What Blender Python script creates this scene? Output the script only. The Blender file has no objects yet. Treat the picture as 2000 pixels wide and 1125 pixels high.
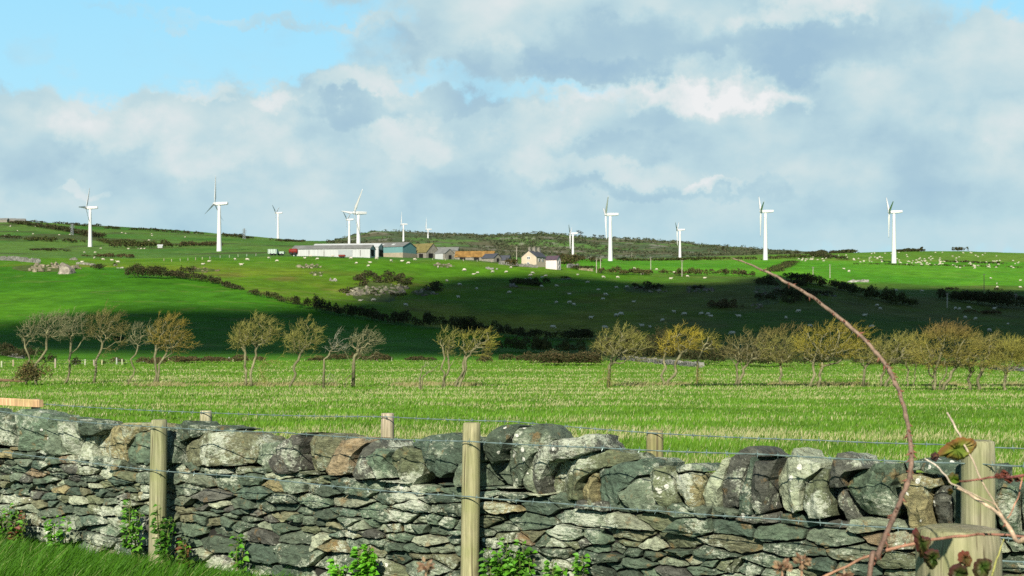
import bpy, bmesh, math, random
import numpy as np
from mathutils import Vector, noise as mn
from mathutils.geometry import delaunay_2d_cdt
random.seed(7)
RNG = np.random.default_rng(7)
F = 2750.0; CX = 1000.0; HY = 650.0; EYE = 1.5
SC = bpy.context.scene
COL = SC.collection

# ------------------------------------------------------------------ helpers
def link(o, parent=None):
    COL.objects.link(o)
    if parent is not None:
        o.parent = parent
    return o

def tag(o, label=None, cat=None, group=None, kind=None):
    if label: o['label'] = label
    if cat: o['category'] = cat
    if group: o['group'] = group
    if kind: o['kind'] = kind
    return o

def empty(name, loc, label, cat, group=None, rz=0.0):
    o = bpy.data.objects.new(name, None)
    o.location = loc; o.rotation_euler = (0, 0, rz); o.empty_display_size = .2
    link(o); tag(o, label, cat, group)
    return o

class MB:
    """collects vertices, faces and point colours for ONE mesh object"""
    def __init__(s):
        s.v = []; s.f = []; s.c = []; s.m = []; s.col = (1, 1, 1)
    def vert(s, p, c=None):
        s.v.append((p[0], p[1], p[2])); s.c.append(c or s.col)
        return len(s.v) - 1
    def face(s, idx, m=0):
        s.f.append(tuple(idx)); s.m.append(m)
    def box(s, c, d, rot=0.0, m=0):
        ca, sa = math.cos(rot), math.sin(rot); b = len(s.v)
        for z in (-1, 1):
            for x, y in ((-1, -1), (1, -1), (1, 1), (-1, 1)):
                X = x * d[0] / 2; Y = y * d[1] / 2
                s.vert((c[0] + X * ca - Y * sa, c[1] + X * sa + Y * ca, c[2] + z * d[2] / 2))
        for q in ((0, 3, 2, 1), (4, 5, 6, 7), (0, 1, 5, 4), (1, 2, 6, 5), (2, 3, 7, 6), (3, 0, 4, 7)):
            s.face([b + i for i in q], m)
    def tube(s, pts, rad, n=6, m=0, cols=None, cap=True):
        pts = [Vector(p) for p in pts]
        N = len(pts); rings = []
        up0 = None
        for i, p in enumerate(pts):
            t = (pts[min(i + 1, N - 1)] - pts[max(i - 1, 0)])
            if t.length < 1e-9: t = Vector((0, 0, 1))
            t.normalize()
            if up0 is None:
                up0 = Vector((0, 0, 1)) if abs(t.z) < .9 else Vector((1, 0, 0))
            a = t.cross(up0)
            if a.length < 1e-6: a = t.cross(Vector((0, 1, 0)))
            a.normalize(); b = t.cross(a)
            up0 = -b if False else up0
            r = rad[i] if hasattr(rad, '__len__') else rad
            ring = []
            for k in range(n):
                th = 2 * math.pi * k / n
                ring.append(s.vert(p + (a * math.cos(th) + b * math.sin(th)) * r, cols[i] if cols else None))
            rings.append(ring)
        for i in range(N - 1):
            A, B = rings[i], rings[i + 1]
            for k in range(n):
                s.face((A[k], A[(k + 1) % n], B[(k + 1) % n], B[k]), m)
        if cap:
            s.face(rings[0][::-1], m); s.face(rings[-1], m)
    def build(s, name, mats, parent=None, smooth=False, loc=None):
        me = bpy.data.meshes.new(name)
        me.from_pydata(s.v, [], s.f)
        return finish(me, name, mats, s.c, s.m, parent, smooth, loc)

def finish(me, name, mats, cols, mi, parent, smooth, loc):
    if not isinstance(mats, (list, tuple)): mats = [mats]
    for m in mats: me.materials.append(m)
    if cols is not None and len(cols):
        a = me.attributes.new('Col', 'FLOAT_COLOR', 'POINT')
        arr = np.ones((len(me.vertices), 4), np.float32); arr[:, :3] = np.asarray(cols, np.float32)
        a.data.foreach_set('color', arr.ravel())
    if mi is not None and len(mats) > 1:
        me.polygons.foreach_set('material_index', np.asarray(mi, np.int32))
    if smooth:
        me.polygons.foreach_set('use_smooth', np.ones(len(me.polygons), bool))
    me.update()
    o = bpy.data.objects.new(name, me)
    if loc is not None: o.location = loc
    return link(o, parent)

def np_mesh(name, V, FQ, mats, cols=None, parent=None, smooth=False, mi=None):
    """V (n,3); FQ (m,k) faces of one size"""
    me = bpy.data.meshes.new(name)
    k = FQ.shape[1]
    me.vertices.add(len(V)); me.vertices.foreach_set('co', np.asarray(V, np.float32).ravel())
    me.loops.add(FQ.size); me.loops.foreach_set('vertex_index', np.asarray(FQ, np.int32).ravel())
    me.polygons.add(len(FQ))
    me.polygons.foreach_set('loop_start', np.arange(0, FQ.size, k, dtype=np.int32))
    me.update(calc_edges=True)
    return finish(me, name, mats, cols, mi, parent, smooth, None)

# ------------------------------------------------------------------ materials
def mat(name, rough=.85, col=None, attr=False, var=.25, scale=8.0, bump=0.0, bscale=None, spec=.25, obj=True, coltint=None, translucent=0.0, detail=6, stretch=None):
    m = bpy.data.materials.new(name); m.use_nodes = True
    nt = m.node_tree; N = nt.nodes; L = nt.links
    b = N['Principled BSDF']; b.inputs['Roughness'].default_value = rough
    b.inputs['Specular IOR Level'].default_value = spec
    if attr:
        a = N.new('ShaderNodeAttribute'); a.attribute_name = 'Col'; base = a.outputs['Color']
    else:
        rgb = N.new('ShaderNodeRGB'); rgb.outputs[0].default_value = (*col, 1); base = rgb.outputs[0]
    tc = N.new('ShaderNodeTexCoord'); vec = tc.outputs['Object']
    if stretch:
        mp = N.new('ShaderNodeMapping'); mp.inputs['Scale'].default_value = stretch
        L.new(vec, mp.inputs['Vector']); vec = mp.outputs[0]
    nz = N.new('ShaderNodeTexNoise'); nz.inputs['Scale'].default_value = scale; nz.inputs['Detail'].default_value = detail
    nz.inputs['Roughness'].default_value = .65
    L.new(vec, nz.inputs['Vector'])
    mr = N.new('ShaderNodeMapRange'); mr.inputs['From Min'].default_value = .3; mr.inputs['From Max'].default_value = .7
    mr.inputs['To Min'].default_value = 1 - var; mr.inputs['To Max'].default_value = 1 + var
    L.new(nz.outputs['Fac'], mr.inputs['Value'])
    mul = N.new('ShaderNodeVectorMath'); mul.operation = 'MULTIPLY'
    L.new(base, mul.inputs[0]); L.new(mr.outputs[0], mul.inputs[1])
    L.new(mul.outputs[0], b.inputs['Base Color'])
    if bump:
        bp = N.new('ShaderNodeBump'); bp.inputs['Strength'].default_value = bump
        bp.inputs['Distance'].default_value = .02
        n2 = N.new('ShaderNodeTexNoise'); n2.inputs['Scale'].default_value = bscale or scale * 3; n2.inputs['Detail'].default_value = 5
        L.new(vec, n2.inputs['Vector'])
        L.new(n2.outputs['Fac'], bp.inputs['Height']); L.new(bp.outputs[0], b.inputs['Normal'])
    m['_out'] = 0
    return m

def leaf_mat(name, rough=.6, spec=.2, trans=.35):
    m = bpy.data.materials.new(name); m.use_nodes = True
    nt = m.node_tree; N = nt.nodes; L = nt.links
    b = N['Principled BSDF']; b.inputs['Roughness'].default_value = rough; b.inputs['Specular IOR Level'].default_value = spec
    a = N.new('ShaderNodeAttribute'); a.attribute_name = 'Col'
    L.new(a.outputs['Color'], b.inputs['Base Color'])
    if trans:
        t = N.new('ShaderNodeBsdfTranslucent'); L.new(a.outputs['Color'], t.inputs['Color'])
        mx = N.new('ShaderNodeMixShader'); mx.inputs[0].default_value = trans
        L.new(b.outputs[0], mx.inputs[1]); L.new(t.outputs[0], mx.inputs[2])
        L.new(mx.outputs[0], N['Material Output'].inputs['Surface'])
    return m

# ------------------------------------------------------------------ numpy noise
def vnoise(x, y, seed=0):
    xi = np.floor(x).astype(np.int64); yi = np.floor(y).astype(np.int64)
    xf = x - xi; yf = y - yi
    def h(a, b):
        n = (a * 374761393 + b * 668265263 + seed * 974634777) & 0x7fffffff
        n = ((n ^ (n >> 13)) * 1274126177) & 0x7fffffff
        return ((n ^ (n >> 16)) & 0xffff) / 65535.0
    u = xf * xf * (3 - 2 * xf); v = yf * yf * (3 - 2 * yf)
    return (h(xi, yi) * (1 - u) + h(xi + 1, yi) * u) * (1 - v) + (h(xi, yi + 1) * (1 - u) + h(xi + 1, yi + 1) * u) * v
def fbm(x, y, seed=0, o=4):
    s = 0; a = .5; t = 0
    for i in range(o):
        s = s + a * vnoise(x * 2 ** i, y * 2 ** i, seed + i); t += a; a *= .5
    return s / t
def sstep(a, b, x):
    t = np.clip((x - a) / (b - a), 0, 1); return t * t * (3 - 2 * t)

# ------------------------------------------------------------------ terrain
# rows: depth (m) -> ground line as seen along that depth: list of (azimuth column, height column)
ROWS = [
 (200, [(0,705),(2000,706)]),
 (230, [(0,692),(500,694),(1000,697),(1250,699),(2000,700)]),
 (260, [(0,672),(750,676),(1000,684),(1500,684),(2000,690)]),
 (300, [(0,640),(250,640),(500,645),(750,655),(1000,665),(1250,662),(1500,660),(1750,665),(2000,670)]),
 (350, [(0,590),(250,590),(500,600),(750,620),(1000,640),(1250,630),(1500,617),(1750,632),(2000,642)]),
 (400, [(0,552),(250,553),(500,566),(750,586),(1000,605),(1250,596),(1500,583),(1750,606),(2000,617)]),
 (450, [(0,527),(250,529),(500,540),(750,553),(1000,573),(1250,566),(1500,556),(1600,560),(1700,582),(2000,596)]),
 (500, [(0,512),(250,515),(500,519),(750,526),(1000,543),(1250,546),(1400,545),(1500,541),(1600,552),(1720,570),(2000,580)]),
 (540, [(0,505),(250,509),(500,507),(750,508),(900,513),(1000,521),(1100,527),(1250,537),(1400,542),(1500,542),(1600,555),(1720,561),(2000,567)]),
 (600, [(0,503),(250,505),(500,499),(750,501),(1000,513),(1125,520),(1250,529),(1500,537),(1750,551),(2000,556)]),
 (650, [(0,500),(250,502),(500,497),(750,499),(1000,508),(1250,522),(1500,527),(1750,540),(2000,546)]),
 (750, [(0,493),(250,495),(500,490),(750,494),(1000,504),(1250,512),(1500,516),(1750,523),(2000,530)]),
 (850, [(0,486),(175,487),(430,481),(600,481),(750,490),(1000,504),(1190,511),(1500,508),(1750,514),(2000,517)]),
 (950, [(0,476),(250,479),(500,475),(750,489),(1000,505),(1250,508),(1500,504),(1750,502),(2000,503)]),
 (1100, [(0,460),(250,466),(500,470),(600,474),(750,489),(1000,506),(1250,507),(1500,501),(1750,491),(1900,490),(2000,496)]),
 (1300, [(0,443),(250,454),(500,466),(600,472),(750,489),(1000,506),(1250,506),(1500,499),(1750,492),(2000,498)]),
 (1500, [(0,431),(125,437),(250,444),(375,451),(500,463),(600,470),(680,481),(1000,505),(1250,503),(1500,496),(1750,497),(2000,503)]),
 (1700, [(0,437),(250,449),(500,468),(640,474),(700,474),(760,470),(1000,487),(1250,490),(1500,494),(1750,503),(2000,507)]),
 (2000, [(0,445),(250,455),(500,472),(650,472),(675,463),(700,457),(722,453),(752,453),(761,456),(785,453),(815,456),(850,460),(885,457),(925,458),(950,460),(1000,459),(1050,457),(1080,459),(1120,463),(1145,465),(1175,467),(1245,469),(1300,473),(1350,477),(1400,481),(1450,486),(1500,491),(1560,494),(1750,504),(2000,510)]),
 (2300, [(0,460),(250,470),(500,485),(650,490),(750,470),(1000,474),(1250,484),(1500,500),(1750,510),(2000,516)]),
 (3000, [(0,520),(2000,540)]), (5200, [(0,590),(2000,590)]),
]
def pchip(x, y, q):
    """monotone cubic along axis 0"""
    h = np.diff(x); d = np.diff(y, axis=0) / h[:, None]
    m = np.zeros_like(y)
    w1 = (2 * h[1:] + h[:-1])[:, None]; w2 = (h[1:] + 2 * h[:-1])[:, None]
    ok = d[1:] * d[:-1] > 0
    with np.errstate(divide='ignore', invalid='ignore'):
        m[1:-1] = np.where(ok, (w1 + w2) / (w1 / np.where(d[:-1] == 0, 1, d[:-1]) + w2 / np.where(d[1:] == 0, 1, d[1:])), 0)
    m[0] = d[0]; m[-1] = d[-1]
    i = np.clip(np.searchsorted(x, q) - 1, 0, len(x) - 2)
    t = ((q - x[i]) / h[i])[:, None]; hh = h[i][:, None]
    return (y[i] * (1 + 2 * t) * (1 - t) ** 2 + m[i] * hh * t * (1 - t) ** 2 + y[i + 1] * t * t * (3 - 2 * t) + m[i + 1] * hh * t * t * (t - 1))
GX = np.linspace(-400, 2400, 701)
_tab = []
for dd, pl in ROWS:
    xs, ys = zip(*pl)
    v = np.interp(GX, xs, ys)
    w = 7 if 1600 < dd < 2100 else 45
    k = np.hanning(w * 2 + 1); k /= k.sum()
    v = np.convolve(np.pad(v, w, mode='edge'), k, mode='valid')
    _tab.append(v)
_ld = np.log(np.array([r[0] for r in ROWS], float))
GL = np.linspace(_ld[0], _ld[-1], 800)
_G = pchip(_ld, np.array(_tab), GL)
_D = np.exp(GL)[:, None]
_GZ = EYE + (HY - _G) / F * _D
# small natural unevenness, growing with distance
_pxm = (GX[None, :] - CX) / F * _D
_GZ = _GZ + (fbm(_pxm / 22, np.repeat(_D, len(GX), 1) / 22, 3) - .5) * np.clip((_D - 215) / 60, 0, 1) * 1.5
_GZ = _GZ + (fbm(_pxm / 60, np.repeat(_D, len(GX), 1) / 40, 9, 5) - .5) * sstep(1650, 1900, _D) * 9
ND = np.array([-400, 0, 12.3, 15, 20, 40, 95, 140, 185, 200.])
NZ = np.array([0, 0, 0, -.12, -.28, -.8, -2.1, -2.4, -2.46, EYE + (HY - 705) / F * 200])
_NQ = np.linspace(-400, 200, 3001)
_NZ = pchip(ND, NZ[:, None], _NQ)[:, 0]
def H(X, Y):
    X = np.asarray(X, float); Y = np.asarray(Y, float)
    X, Y = np.broadcast_arrays(X, Y)
    near = np.interp(Y, _NQ, _NZ)
    Yc = np.maximum(Y, 200.0)
    px = np.clip(CX + F * X / Yc, GX[0], GX[-1] - 1e-6)
    gi = (px - GX[0]) / (GX[1] - GX[0]); li = np.clip((np.log(Yc) - GL[0]) / (GL[1] - GL[0]), 0, len(GL) - 1.001)
    a = gi.astype(int); b = li.astype(int); u = gi - a; v = li - b
    far = (_GZ[b, a] * (1 - u) + _GZ[b, a + 1] * u) * (1 - v) + (_GZ[b + 1, a] * (1 - u) + _GZ[b + 1, a + 1] * u) * v
    tuss = (fbm(X / 1.3, Y / 1.3, 21, 3) - .5) * .10 * np.clip((Y - 13) / 5, 0, 1) * np.clip((230 - Y) / 30, 0, 1)
    return np.where(Y < 200, near, far) + tuss
def h1(x, y): return float(H(x, y))
_RD = np.concatenate([np.linspace(14, 200, 700), np.exp(np.linspace(math.log(200.1), math.log(2400), 2600))])
def hit(px, py):
    """first point of the ground seen along a ray"""
    X = (px - CX) / F * _RD; Z = EYE + (HY - py) / F * _RD
    g = H(X, _RD)
    k = np.argmax(g >= Z)
    if g[k] < Z[k]: k = len(_RD) - 1
    return Vector((X[k], _RD[k], g[k]))
def at(px, py, d): return Vector(((px - CX) / F * d, d, EYE + (HY - py) / F * d))
def on(px, d):
    X = (px - CX) / F * d
    return Vector((X, d, h1(X, d)))
# ------------------------------------------------------------------ camera, light, sky
cam = bpy.data.cameras.new('camera'); co = bpy.data.objects.new('camera', cam); COL.objects.link(co)
co.location = (0, 0, EYE); co.rotation_euler = (math.radians(90), 0, 0)
cam.sensor_width = 36; cam.lens = F / 2000 * 36; cam.shift_y = (HY - 562.5) / 2000
cam.clip_start = .1; cam.clip_end = 9000
cam.dof.use_dof = True; cam.dof.focus_distance = 10.0; cam.dof.aperture_fstop = 13.0
SC.camera = co
SUN_AZ = math.radians(11); SUN_EL = math.radians(31)
sdir = Vector((math.sin(SUN_AZ) * math.cos(SUN_EL), math.cos(SUN_AZ) * math.cos(SUN_EL), -math.sin(SUN_EL)))
sl = bpy.data.lights.new('sun', 'SUN'); sl.energy = 5.0; sl.angle = math.radians(.53); sl.color = (1, .93, .80)
so = bpy.data.objects.new('sun', sl); COL.objects.link(so); so.rotation_euler = sdir.to_track_quat('-Z', 'Y').to_euler(); so.location = (-20, -90, 60)
SC.view_settings.view_transform = 'Standard'; SC.view_settings.look = 'None'; SC.view_settings.exposure = .70; SC.view_settings.gamma = 1
SC.render.engine = 'CYCLES'
SC.cycles.use_denoising = False
SC.cycles.max_bounces = 6; SC.cycles.transparent_max_bounces = 8
EXPO = 2 ** SC.view_settings.exposure
W = bpy.data.worlds.new('World'); SC.world = W; W.use_nodes = True
nt = W.node_tree; N = nt.nodes; L = nt.links
for n in list(N): N.remove(n)
wo = N.new('ShaderNodeOutputWorld'); bg = N.new('ShaderNodeBackground'); L.new(bg.outputs[0], wo.inputs[0])
STR = .05; bg.inputs['Strength'].default_value = STR
sky = N.new('ShaderNodeTexSky'); sky.sky_type = 'NISHITA'; sky.sun_disc = False
sky.sun_elevation = SUN_EL; sky.sun_rotation = math.radians(191); sky.altitude = 50; sky.air_density = 1.0; sky.dust_density = .4; sky.ozone_density = 2.0
tc = N.new('ShaderNodeTexCoord'); sx = N.new('ShaderNodeSeparateXYZ'); L.new(tc.outputs['Generated'], sx.inputs[0])
def M(op, a, b=None, c=None, clamp=False):
    n = N.new('ShaderNodeMath'); n.operation = op; n.use_clamp = clamp
    for i, v in enumerate((a, b, c)):
        if v is None: continue
        if isinstance(v, (int, float)): n.inputs[i].default_value = v
        else: L.new(v, n.inputs[i])
    return n.outputs[0]
az = M('MULTIPLY', M('ARCTAN2', sx.outputs[0], sx.outputs[1]), 57.29578)
el = M('MULTIPLY', M('ARCSINE', sx.outputs[2]), 57.29578)
def azel(px, py):
    a = math.atan((px - CX) / F); return math.degrees(a), math.degrees(math.atan((HY - py) / F * math.cos(a)))
cv = N.new('ShaderNodeCombineXYZ'); L.new(az, cv.inputs[0]); L.new(el, cv.inputs[1])
def noise2(scale, sxx, det=7, rough=.6, seed=0, dist=0.0, vec=None):
    mp = N.new('ShaderNodeMapping'); mp.inputs['Scale'].default_value = (sxx, 1, 1); mp.inputs['Location'].default_value = (seed * 3.7, seed * 1.9, seed)
    L.new(vec or cv.outputs[0], mp.inputs['Vector'])
    n = N.new('ShaderNodeTexNoise'); n.inputs['Scale'].default_value = scale; n.inputs['Detail'].default_value = det; n.inputs['Roughness'].default_value = rough
    n.inputs['Distortion'].default_value = dist
    L.new(mp.outputs[0], n.inputs['Vector']); return n.outputs['Fac']
def remap(v, a, b, c=0., d=1., smooth=True):
    n = N.new('ShaderNodeMapRange'); n.interpolation_type = 'SMOOTHSTEP' if smooth else 'LINEAR'
    n.inputs[1].default_value = a; n.inputs[2].default_value = b; n.inputs[3].default_value = c; n.inputs[4].default_value = d
    L.new(v, n.inputs[0]); return n.outputs[0]
# billow: displace the direction a little by noise so cloud edges curl
wx = M('MULTIPLY_ADD', noise2(.55, 1, 6, .62, 5), 5.0, -2.5); wy = M('MULTIPLY_ADD', noise2(.55, 1, 6, .62, 8), 3.4, -1.7)
azw = M('ADD', az, wx); elw = M('ADD', el, wy)
def blob(px, py, rx, ry, amp=1.0, soft=.0):
    a, e = azel(px, py); rx = rx / F * 57.3; ry = ry / F * 57.3
    u = M('DIVIDE', M('SUBTRACT', azw, a), rx); v = M('DIVIDE', M('SUBTRACT', elw, e), ry)
    r = M('ADD', M('MULTIPLY', u, u), M('MULTIPLY', v, v))
    return M('MULTIPLY', remap(r, 1.0, soft, 0, 1), amp)
def total(lst):
    o = lst[0]
    for x in lst[1:]: o = M('ADD', o, x)
    return o
cover = total([blob(*b) for b in [
  (-100,330,420,190),(150,320,420,160),(420,300,330,150),(700,270,330,160),(950,300,340,150),(1250,290,420,150),(1600,270,460,170),(1950,300,420,190),
  (1000,60,280,120),(1300,50,380,150),(1600,60,340,150),(770,80,150,80,.62),(1180,110,260,70),(1480,130,300,70),
  (1850,190,320,150),(2050,180,300,200),(1990,60,140,50,.45),(1400,180,190,80),(680,200,160,80),(420,34,420,16,.35),(900,-60,500,90,.9),(1500,-80,600,90),(60,100,90,60,.35),
  (1100,420,1800,140),(0,430,900,140)]])
fine = noise2(.33, .55, 8, .6, 2)
covm = remap(M('ADD', cover, M('MULTIPLY_ADD', fine, 1.2, -.6)), .02, .78)
high = remap(el, 13.5, 17.5, 1, .10)      # thinner cloud higher up and to the sides
covm = M('MULTIPLY', covm, high, clamp=True)
shade = total([blob(*b) for b in [
  (1480,150,170,45,.9),(1180,150,190,40,.75),(1250,100,320,80,.6),(1600,90,280,70,.55),(1000,120,140,40,.4),(700,215,130,35,.5),(760,250,250,60,.25),(880,190,120,30,.5),
  (40,320,120,110,.3),(1300,370,300,24,.45),(1180,280,160,30,.35),(1850,300,200,100,.25),(1700,390,400,50,.12),(250,300,200,40,.2),(900,370,500,36,.12),(760,90,120,50,.45)]])
light = total([blob(*b) for b in [
  (1405,165,190,70,.95),(1310,185,130,40,.5),(1490,185,130,46,.6),(1540,200,80,26,.4),(1360,355,46,18,.8),(1420,357,36,14,.4),(690,165,120,34,.55),(810,270,110,50,.6),(390,320,120,50,.45),
  (200,255,160,50,.45),(390,190,60,25,.55),(530,190,50,24,.55),(1050,250,110,60,.5),(175,375,50,16,.5),(1570,20,160,40,.8),(980,110,60,50,.4),(1130,185,90,30,.5),(520,270,100,50,.35),(1200,330,160,40,.3),(1960,240,120,60,.3),(1040,325,90,40,.3)]])
n3 = noise2(.36, .7, 6, .52, 11)
tone = M('ADD', M('SUBTRACT', M('MULTIPLY', light, .40), M('MULTIPLY', shade, .42)), M('MULTIPLY_ADD', n3, 1.25, -.26))
tone = M('ADD', tone, 0.12)
ramp = N.new('ShaderNodeValToRGB'); L.new(tone, ramp.inputs[0])
def lin(c): return tuple(((v / 255 + .055) / 1.055) ** 2.4 if v > 10 else v / 255 / 12.92 for v in c)
K = 1 / STR / EXPO
def scol(c): return tuple(v * K for v in lin(c)) + (1,)
cr = ramp.color_ramp; cr.elements[0].position = 0; cr.elements[0].color = scol((160,193,214)); cr.elements[1].position = 1; cr.elements[1].color = scol((238,240,241))
for p, c in ((.26, (172,203,218)), (.44, (188,216,225)), (.60, (204,224,228)), (.80, (222,231,233))):
    e = cr.elements.new(p); e.color = scol(c)
# clear air low over the land is paler than the zenith
air = N.new('ShaderNodeValToRGB'); L.new(remap(el, 4, 16, 0, 1, False), air.inputs[0])
air.color_ramp.elements[0].color = scol((190,238,252)); air.color_ramp.elements[1].color = scol((152,221,255))
tint = N.new('ShaderNodeMix'); tint.data_type = 'RGBA'; L.new(remap(el, 13.5, 22, 0, 1), tint.inputs['Factor']); L.new(air.outputs[0], tint.inputs['A']); L.new(sky.outputs[0], tint.inputs['B'])
mx = N.new('ShaderNodeMix'); mx.data_type = 'RGBA'; L.new(covm, mx.inputs['Factor']); L.new(tint.outputs['Result'], mx.inputs['A']); L.new(ramp.outputs[0], mx.inputs['B'])
hz = N.new('ShaderNodeMix'); hz.data_type = 'RGBA'; L.new(M('MULTIPLY', remap(el, 6.5, 1.0, 0, .8), remap(el, -8, -3, 0, 1)), hz.inputs['Factor'])
L.new(mx.outputs['Result'], hz.inputs['A']); hz.inputs['B'].default_value = scol((178,217,230))
L.new(hz.outputs['Result'], bg.inputs['Color'])
# ------------------------------------------------------------------ ground sheet
HEDGE_PX = [(250,527),(300,533),(350,541),(400,549),(440,556),(500,571),(560,589),(620,602),(700,617),(780,629),(900,646),(1000,654),(1060,659),(1150,665)]
HEDGE = [hit(*p) for p in HEDGE_PX]
HX = np.array([p[0] for p in HEDGE_PX], float); HD = np.array([p.y for p in HEDGE])
def ground_colour(X, Y):
    px = CX + F * X / np.maximum(Y, 5.0); d = Y
    n1 = fbm(X / 9, Y / 14, 31); n2 = fbm(X / 40, Y / 70, 37); n3 = fbm(X / 120, Y / 160, 41, 5)
    def C(*c): return np.array(c)[None, :]
    def mix(a, b, t): return a * (1 - t[:, None]) + b * t[:, None]
    verge = C(.035, .095, .012) * np.ones((len(X), 1))
    band = fbm(X / 30, Y / 3.2, 51, 4)
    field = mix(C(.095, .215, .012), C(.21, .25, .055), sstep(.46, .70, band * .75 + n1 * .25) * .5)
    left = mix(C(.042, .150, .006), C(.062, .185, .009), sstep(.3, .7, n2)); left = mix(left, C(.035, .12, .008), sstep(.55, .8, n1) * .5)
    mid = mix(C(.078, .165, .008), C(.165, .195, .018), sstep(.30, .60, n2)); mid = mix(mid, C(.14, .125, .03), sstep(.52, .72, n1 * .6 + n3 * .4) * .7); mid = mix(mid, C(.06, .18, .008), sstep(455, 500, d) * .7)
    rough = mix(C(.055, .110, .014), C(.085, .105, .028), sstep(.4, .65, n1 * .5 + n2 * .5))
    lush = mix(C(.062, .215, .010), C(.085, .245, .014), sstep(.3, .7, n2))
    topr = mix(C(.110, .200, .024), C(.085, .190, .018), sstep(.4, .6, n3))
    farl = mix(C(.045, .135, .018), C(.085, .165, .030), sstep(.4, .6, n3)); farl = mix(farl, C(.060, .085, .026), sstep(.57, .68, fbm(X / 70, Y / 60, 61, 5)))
    heath = mix(C(.065, .095, .045), C(.105, .105, .06), sstep(.42, .62, fbm(X / 60, Y / 50, 71, 5)))
    heath = mix(heath, C(.085, .165, .040), sstep(.56, .66, fbm(X / 95, Y / 60, 77, 4)))
    heath = mix(heath, C(.22, .21, .17), sstep(.66, .72, fbm(X / 26, Y / 22, 83, 4)) * .8)
    c = verge
    c = mix(c, field, sstep(12.2, 13.2, d + (n1 - .5)))
    hd = np.interp(px, HX, HD, left=HD[0] + 12, right=HD[-1] - 10)
    hd = np.where(px > 1150, 262 + 6 * (n1 - .5), hd)
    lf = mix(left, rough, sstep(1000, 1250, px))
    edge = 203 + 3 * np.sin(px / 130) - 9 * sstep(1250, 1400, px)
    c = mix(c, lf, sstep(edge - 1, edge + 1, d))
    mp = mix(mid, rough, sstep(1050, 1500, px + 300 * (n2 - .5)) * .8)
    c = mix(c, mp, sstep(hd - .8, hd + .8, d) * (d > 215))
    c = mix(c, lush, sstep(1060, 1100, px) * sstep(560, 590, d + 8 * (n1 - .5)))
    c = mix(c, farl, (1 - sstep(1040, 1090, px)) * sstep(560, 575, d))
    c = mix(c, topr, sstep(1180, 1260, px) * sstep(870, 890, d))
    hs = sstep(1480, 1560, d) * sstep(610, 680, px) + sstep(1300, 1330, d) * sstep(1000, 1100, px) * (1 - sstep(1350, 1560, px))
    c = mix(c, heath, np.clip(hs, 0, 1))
    # faint sheep tracks and worn turf on the hillsides
    tr = np.abs(fbm(X / 70, Y / 26, 111, 3) - .5); c = mix(c, C(.16, .15, .05), (1 - sstep(.004, .012, tr)) * .30 * sstep(225, 260, d) * (1 - sstep(900, 1300, d)))
    sp = fbm(X / 5.5, Y / 7.5, 121, 4); c = c * (1 + (.55 * (sp - .5) * sstep(205, 230, d))[:, None])
    return c * .9
dr = np.concatenate([np.linspace(-60, 4, 24), np.linspace(5, 24, 60), np.exp(np.linspace(math.log(24.4), math.log(200), 190)), np.exp(np.linspace(math.log(201), math.log(2450), 420)), np.exp(np.linspace(math.log(2500), math.log(5200), 24))])
uc = np.concatenate([np.linspace(-1.6, -.47, 40), np.linspace(-.46, .46, 330), np.linspace(.47, 1.6, 40)])
YY, UU = np.meshgrid(dr, uc, indexing='ij')
XX = UU * np.sqrt(YY ** 2 + 22 ** 2)
ZZ = H(XX, YY)
nr, nc = XX.shape
V = np.stack([XX.ravel(), YY.ravel(), ZZ.ravel()], 1)
ii = np.arange(nr * nc).reshape(nr, nc)
Q = np.stack([ii[:-1, :-1], ii[:-1, 1:], ii[1:, 1:], ii[1:, :-1]], -1).reshape(-1, 4)
gm = mat('ground_turf', rough=.95, attr=True, var=.30, scale=.22, spec=.05, detail=12)
# extra fine mottling
_n = gm.node_tree.nodes; _l = gm.node_tree.links
_b = _n['Principled BSDF']; _src = _b.inputs['Base Color'].links[0].from_socket
_t = _n.new('ShaderNodeTexNoise'); _t.inputs['Scale'].default_value = 2.3; _t.inputs['Detail'].default_value = 8
_tc = _n.new('ShaderNodeTexCoord'); _l.new(_tc.outputs['Object'], _t.inputs['Vector'])
_m = _n.new('ShaderNodeMapRange'); _m.inputs[1].default_value = .3; _m.inputs[2].default_value = .7; _m.inputs[3].default_value = .78; _m.inputs[4].default_value = 1.22
_l.new(_t.outputs['Fac'], _m.inputs[0])
_x = _n.new('ShaderNodeVectorMath'); _x.operation = 'MULTIPLY'; _l.new(_src, _x.inputs[0]); _l.new(_m.outputs[0], _x.inputs[1]); _l.new(_x.outputs[0], _b.inputs['Base Color'])
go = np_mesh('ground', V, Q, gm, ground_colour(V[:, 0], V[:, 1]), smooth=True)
tag(go, kind='structure')
# road edge where the photographer stands (outside the picture)

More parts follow.
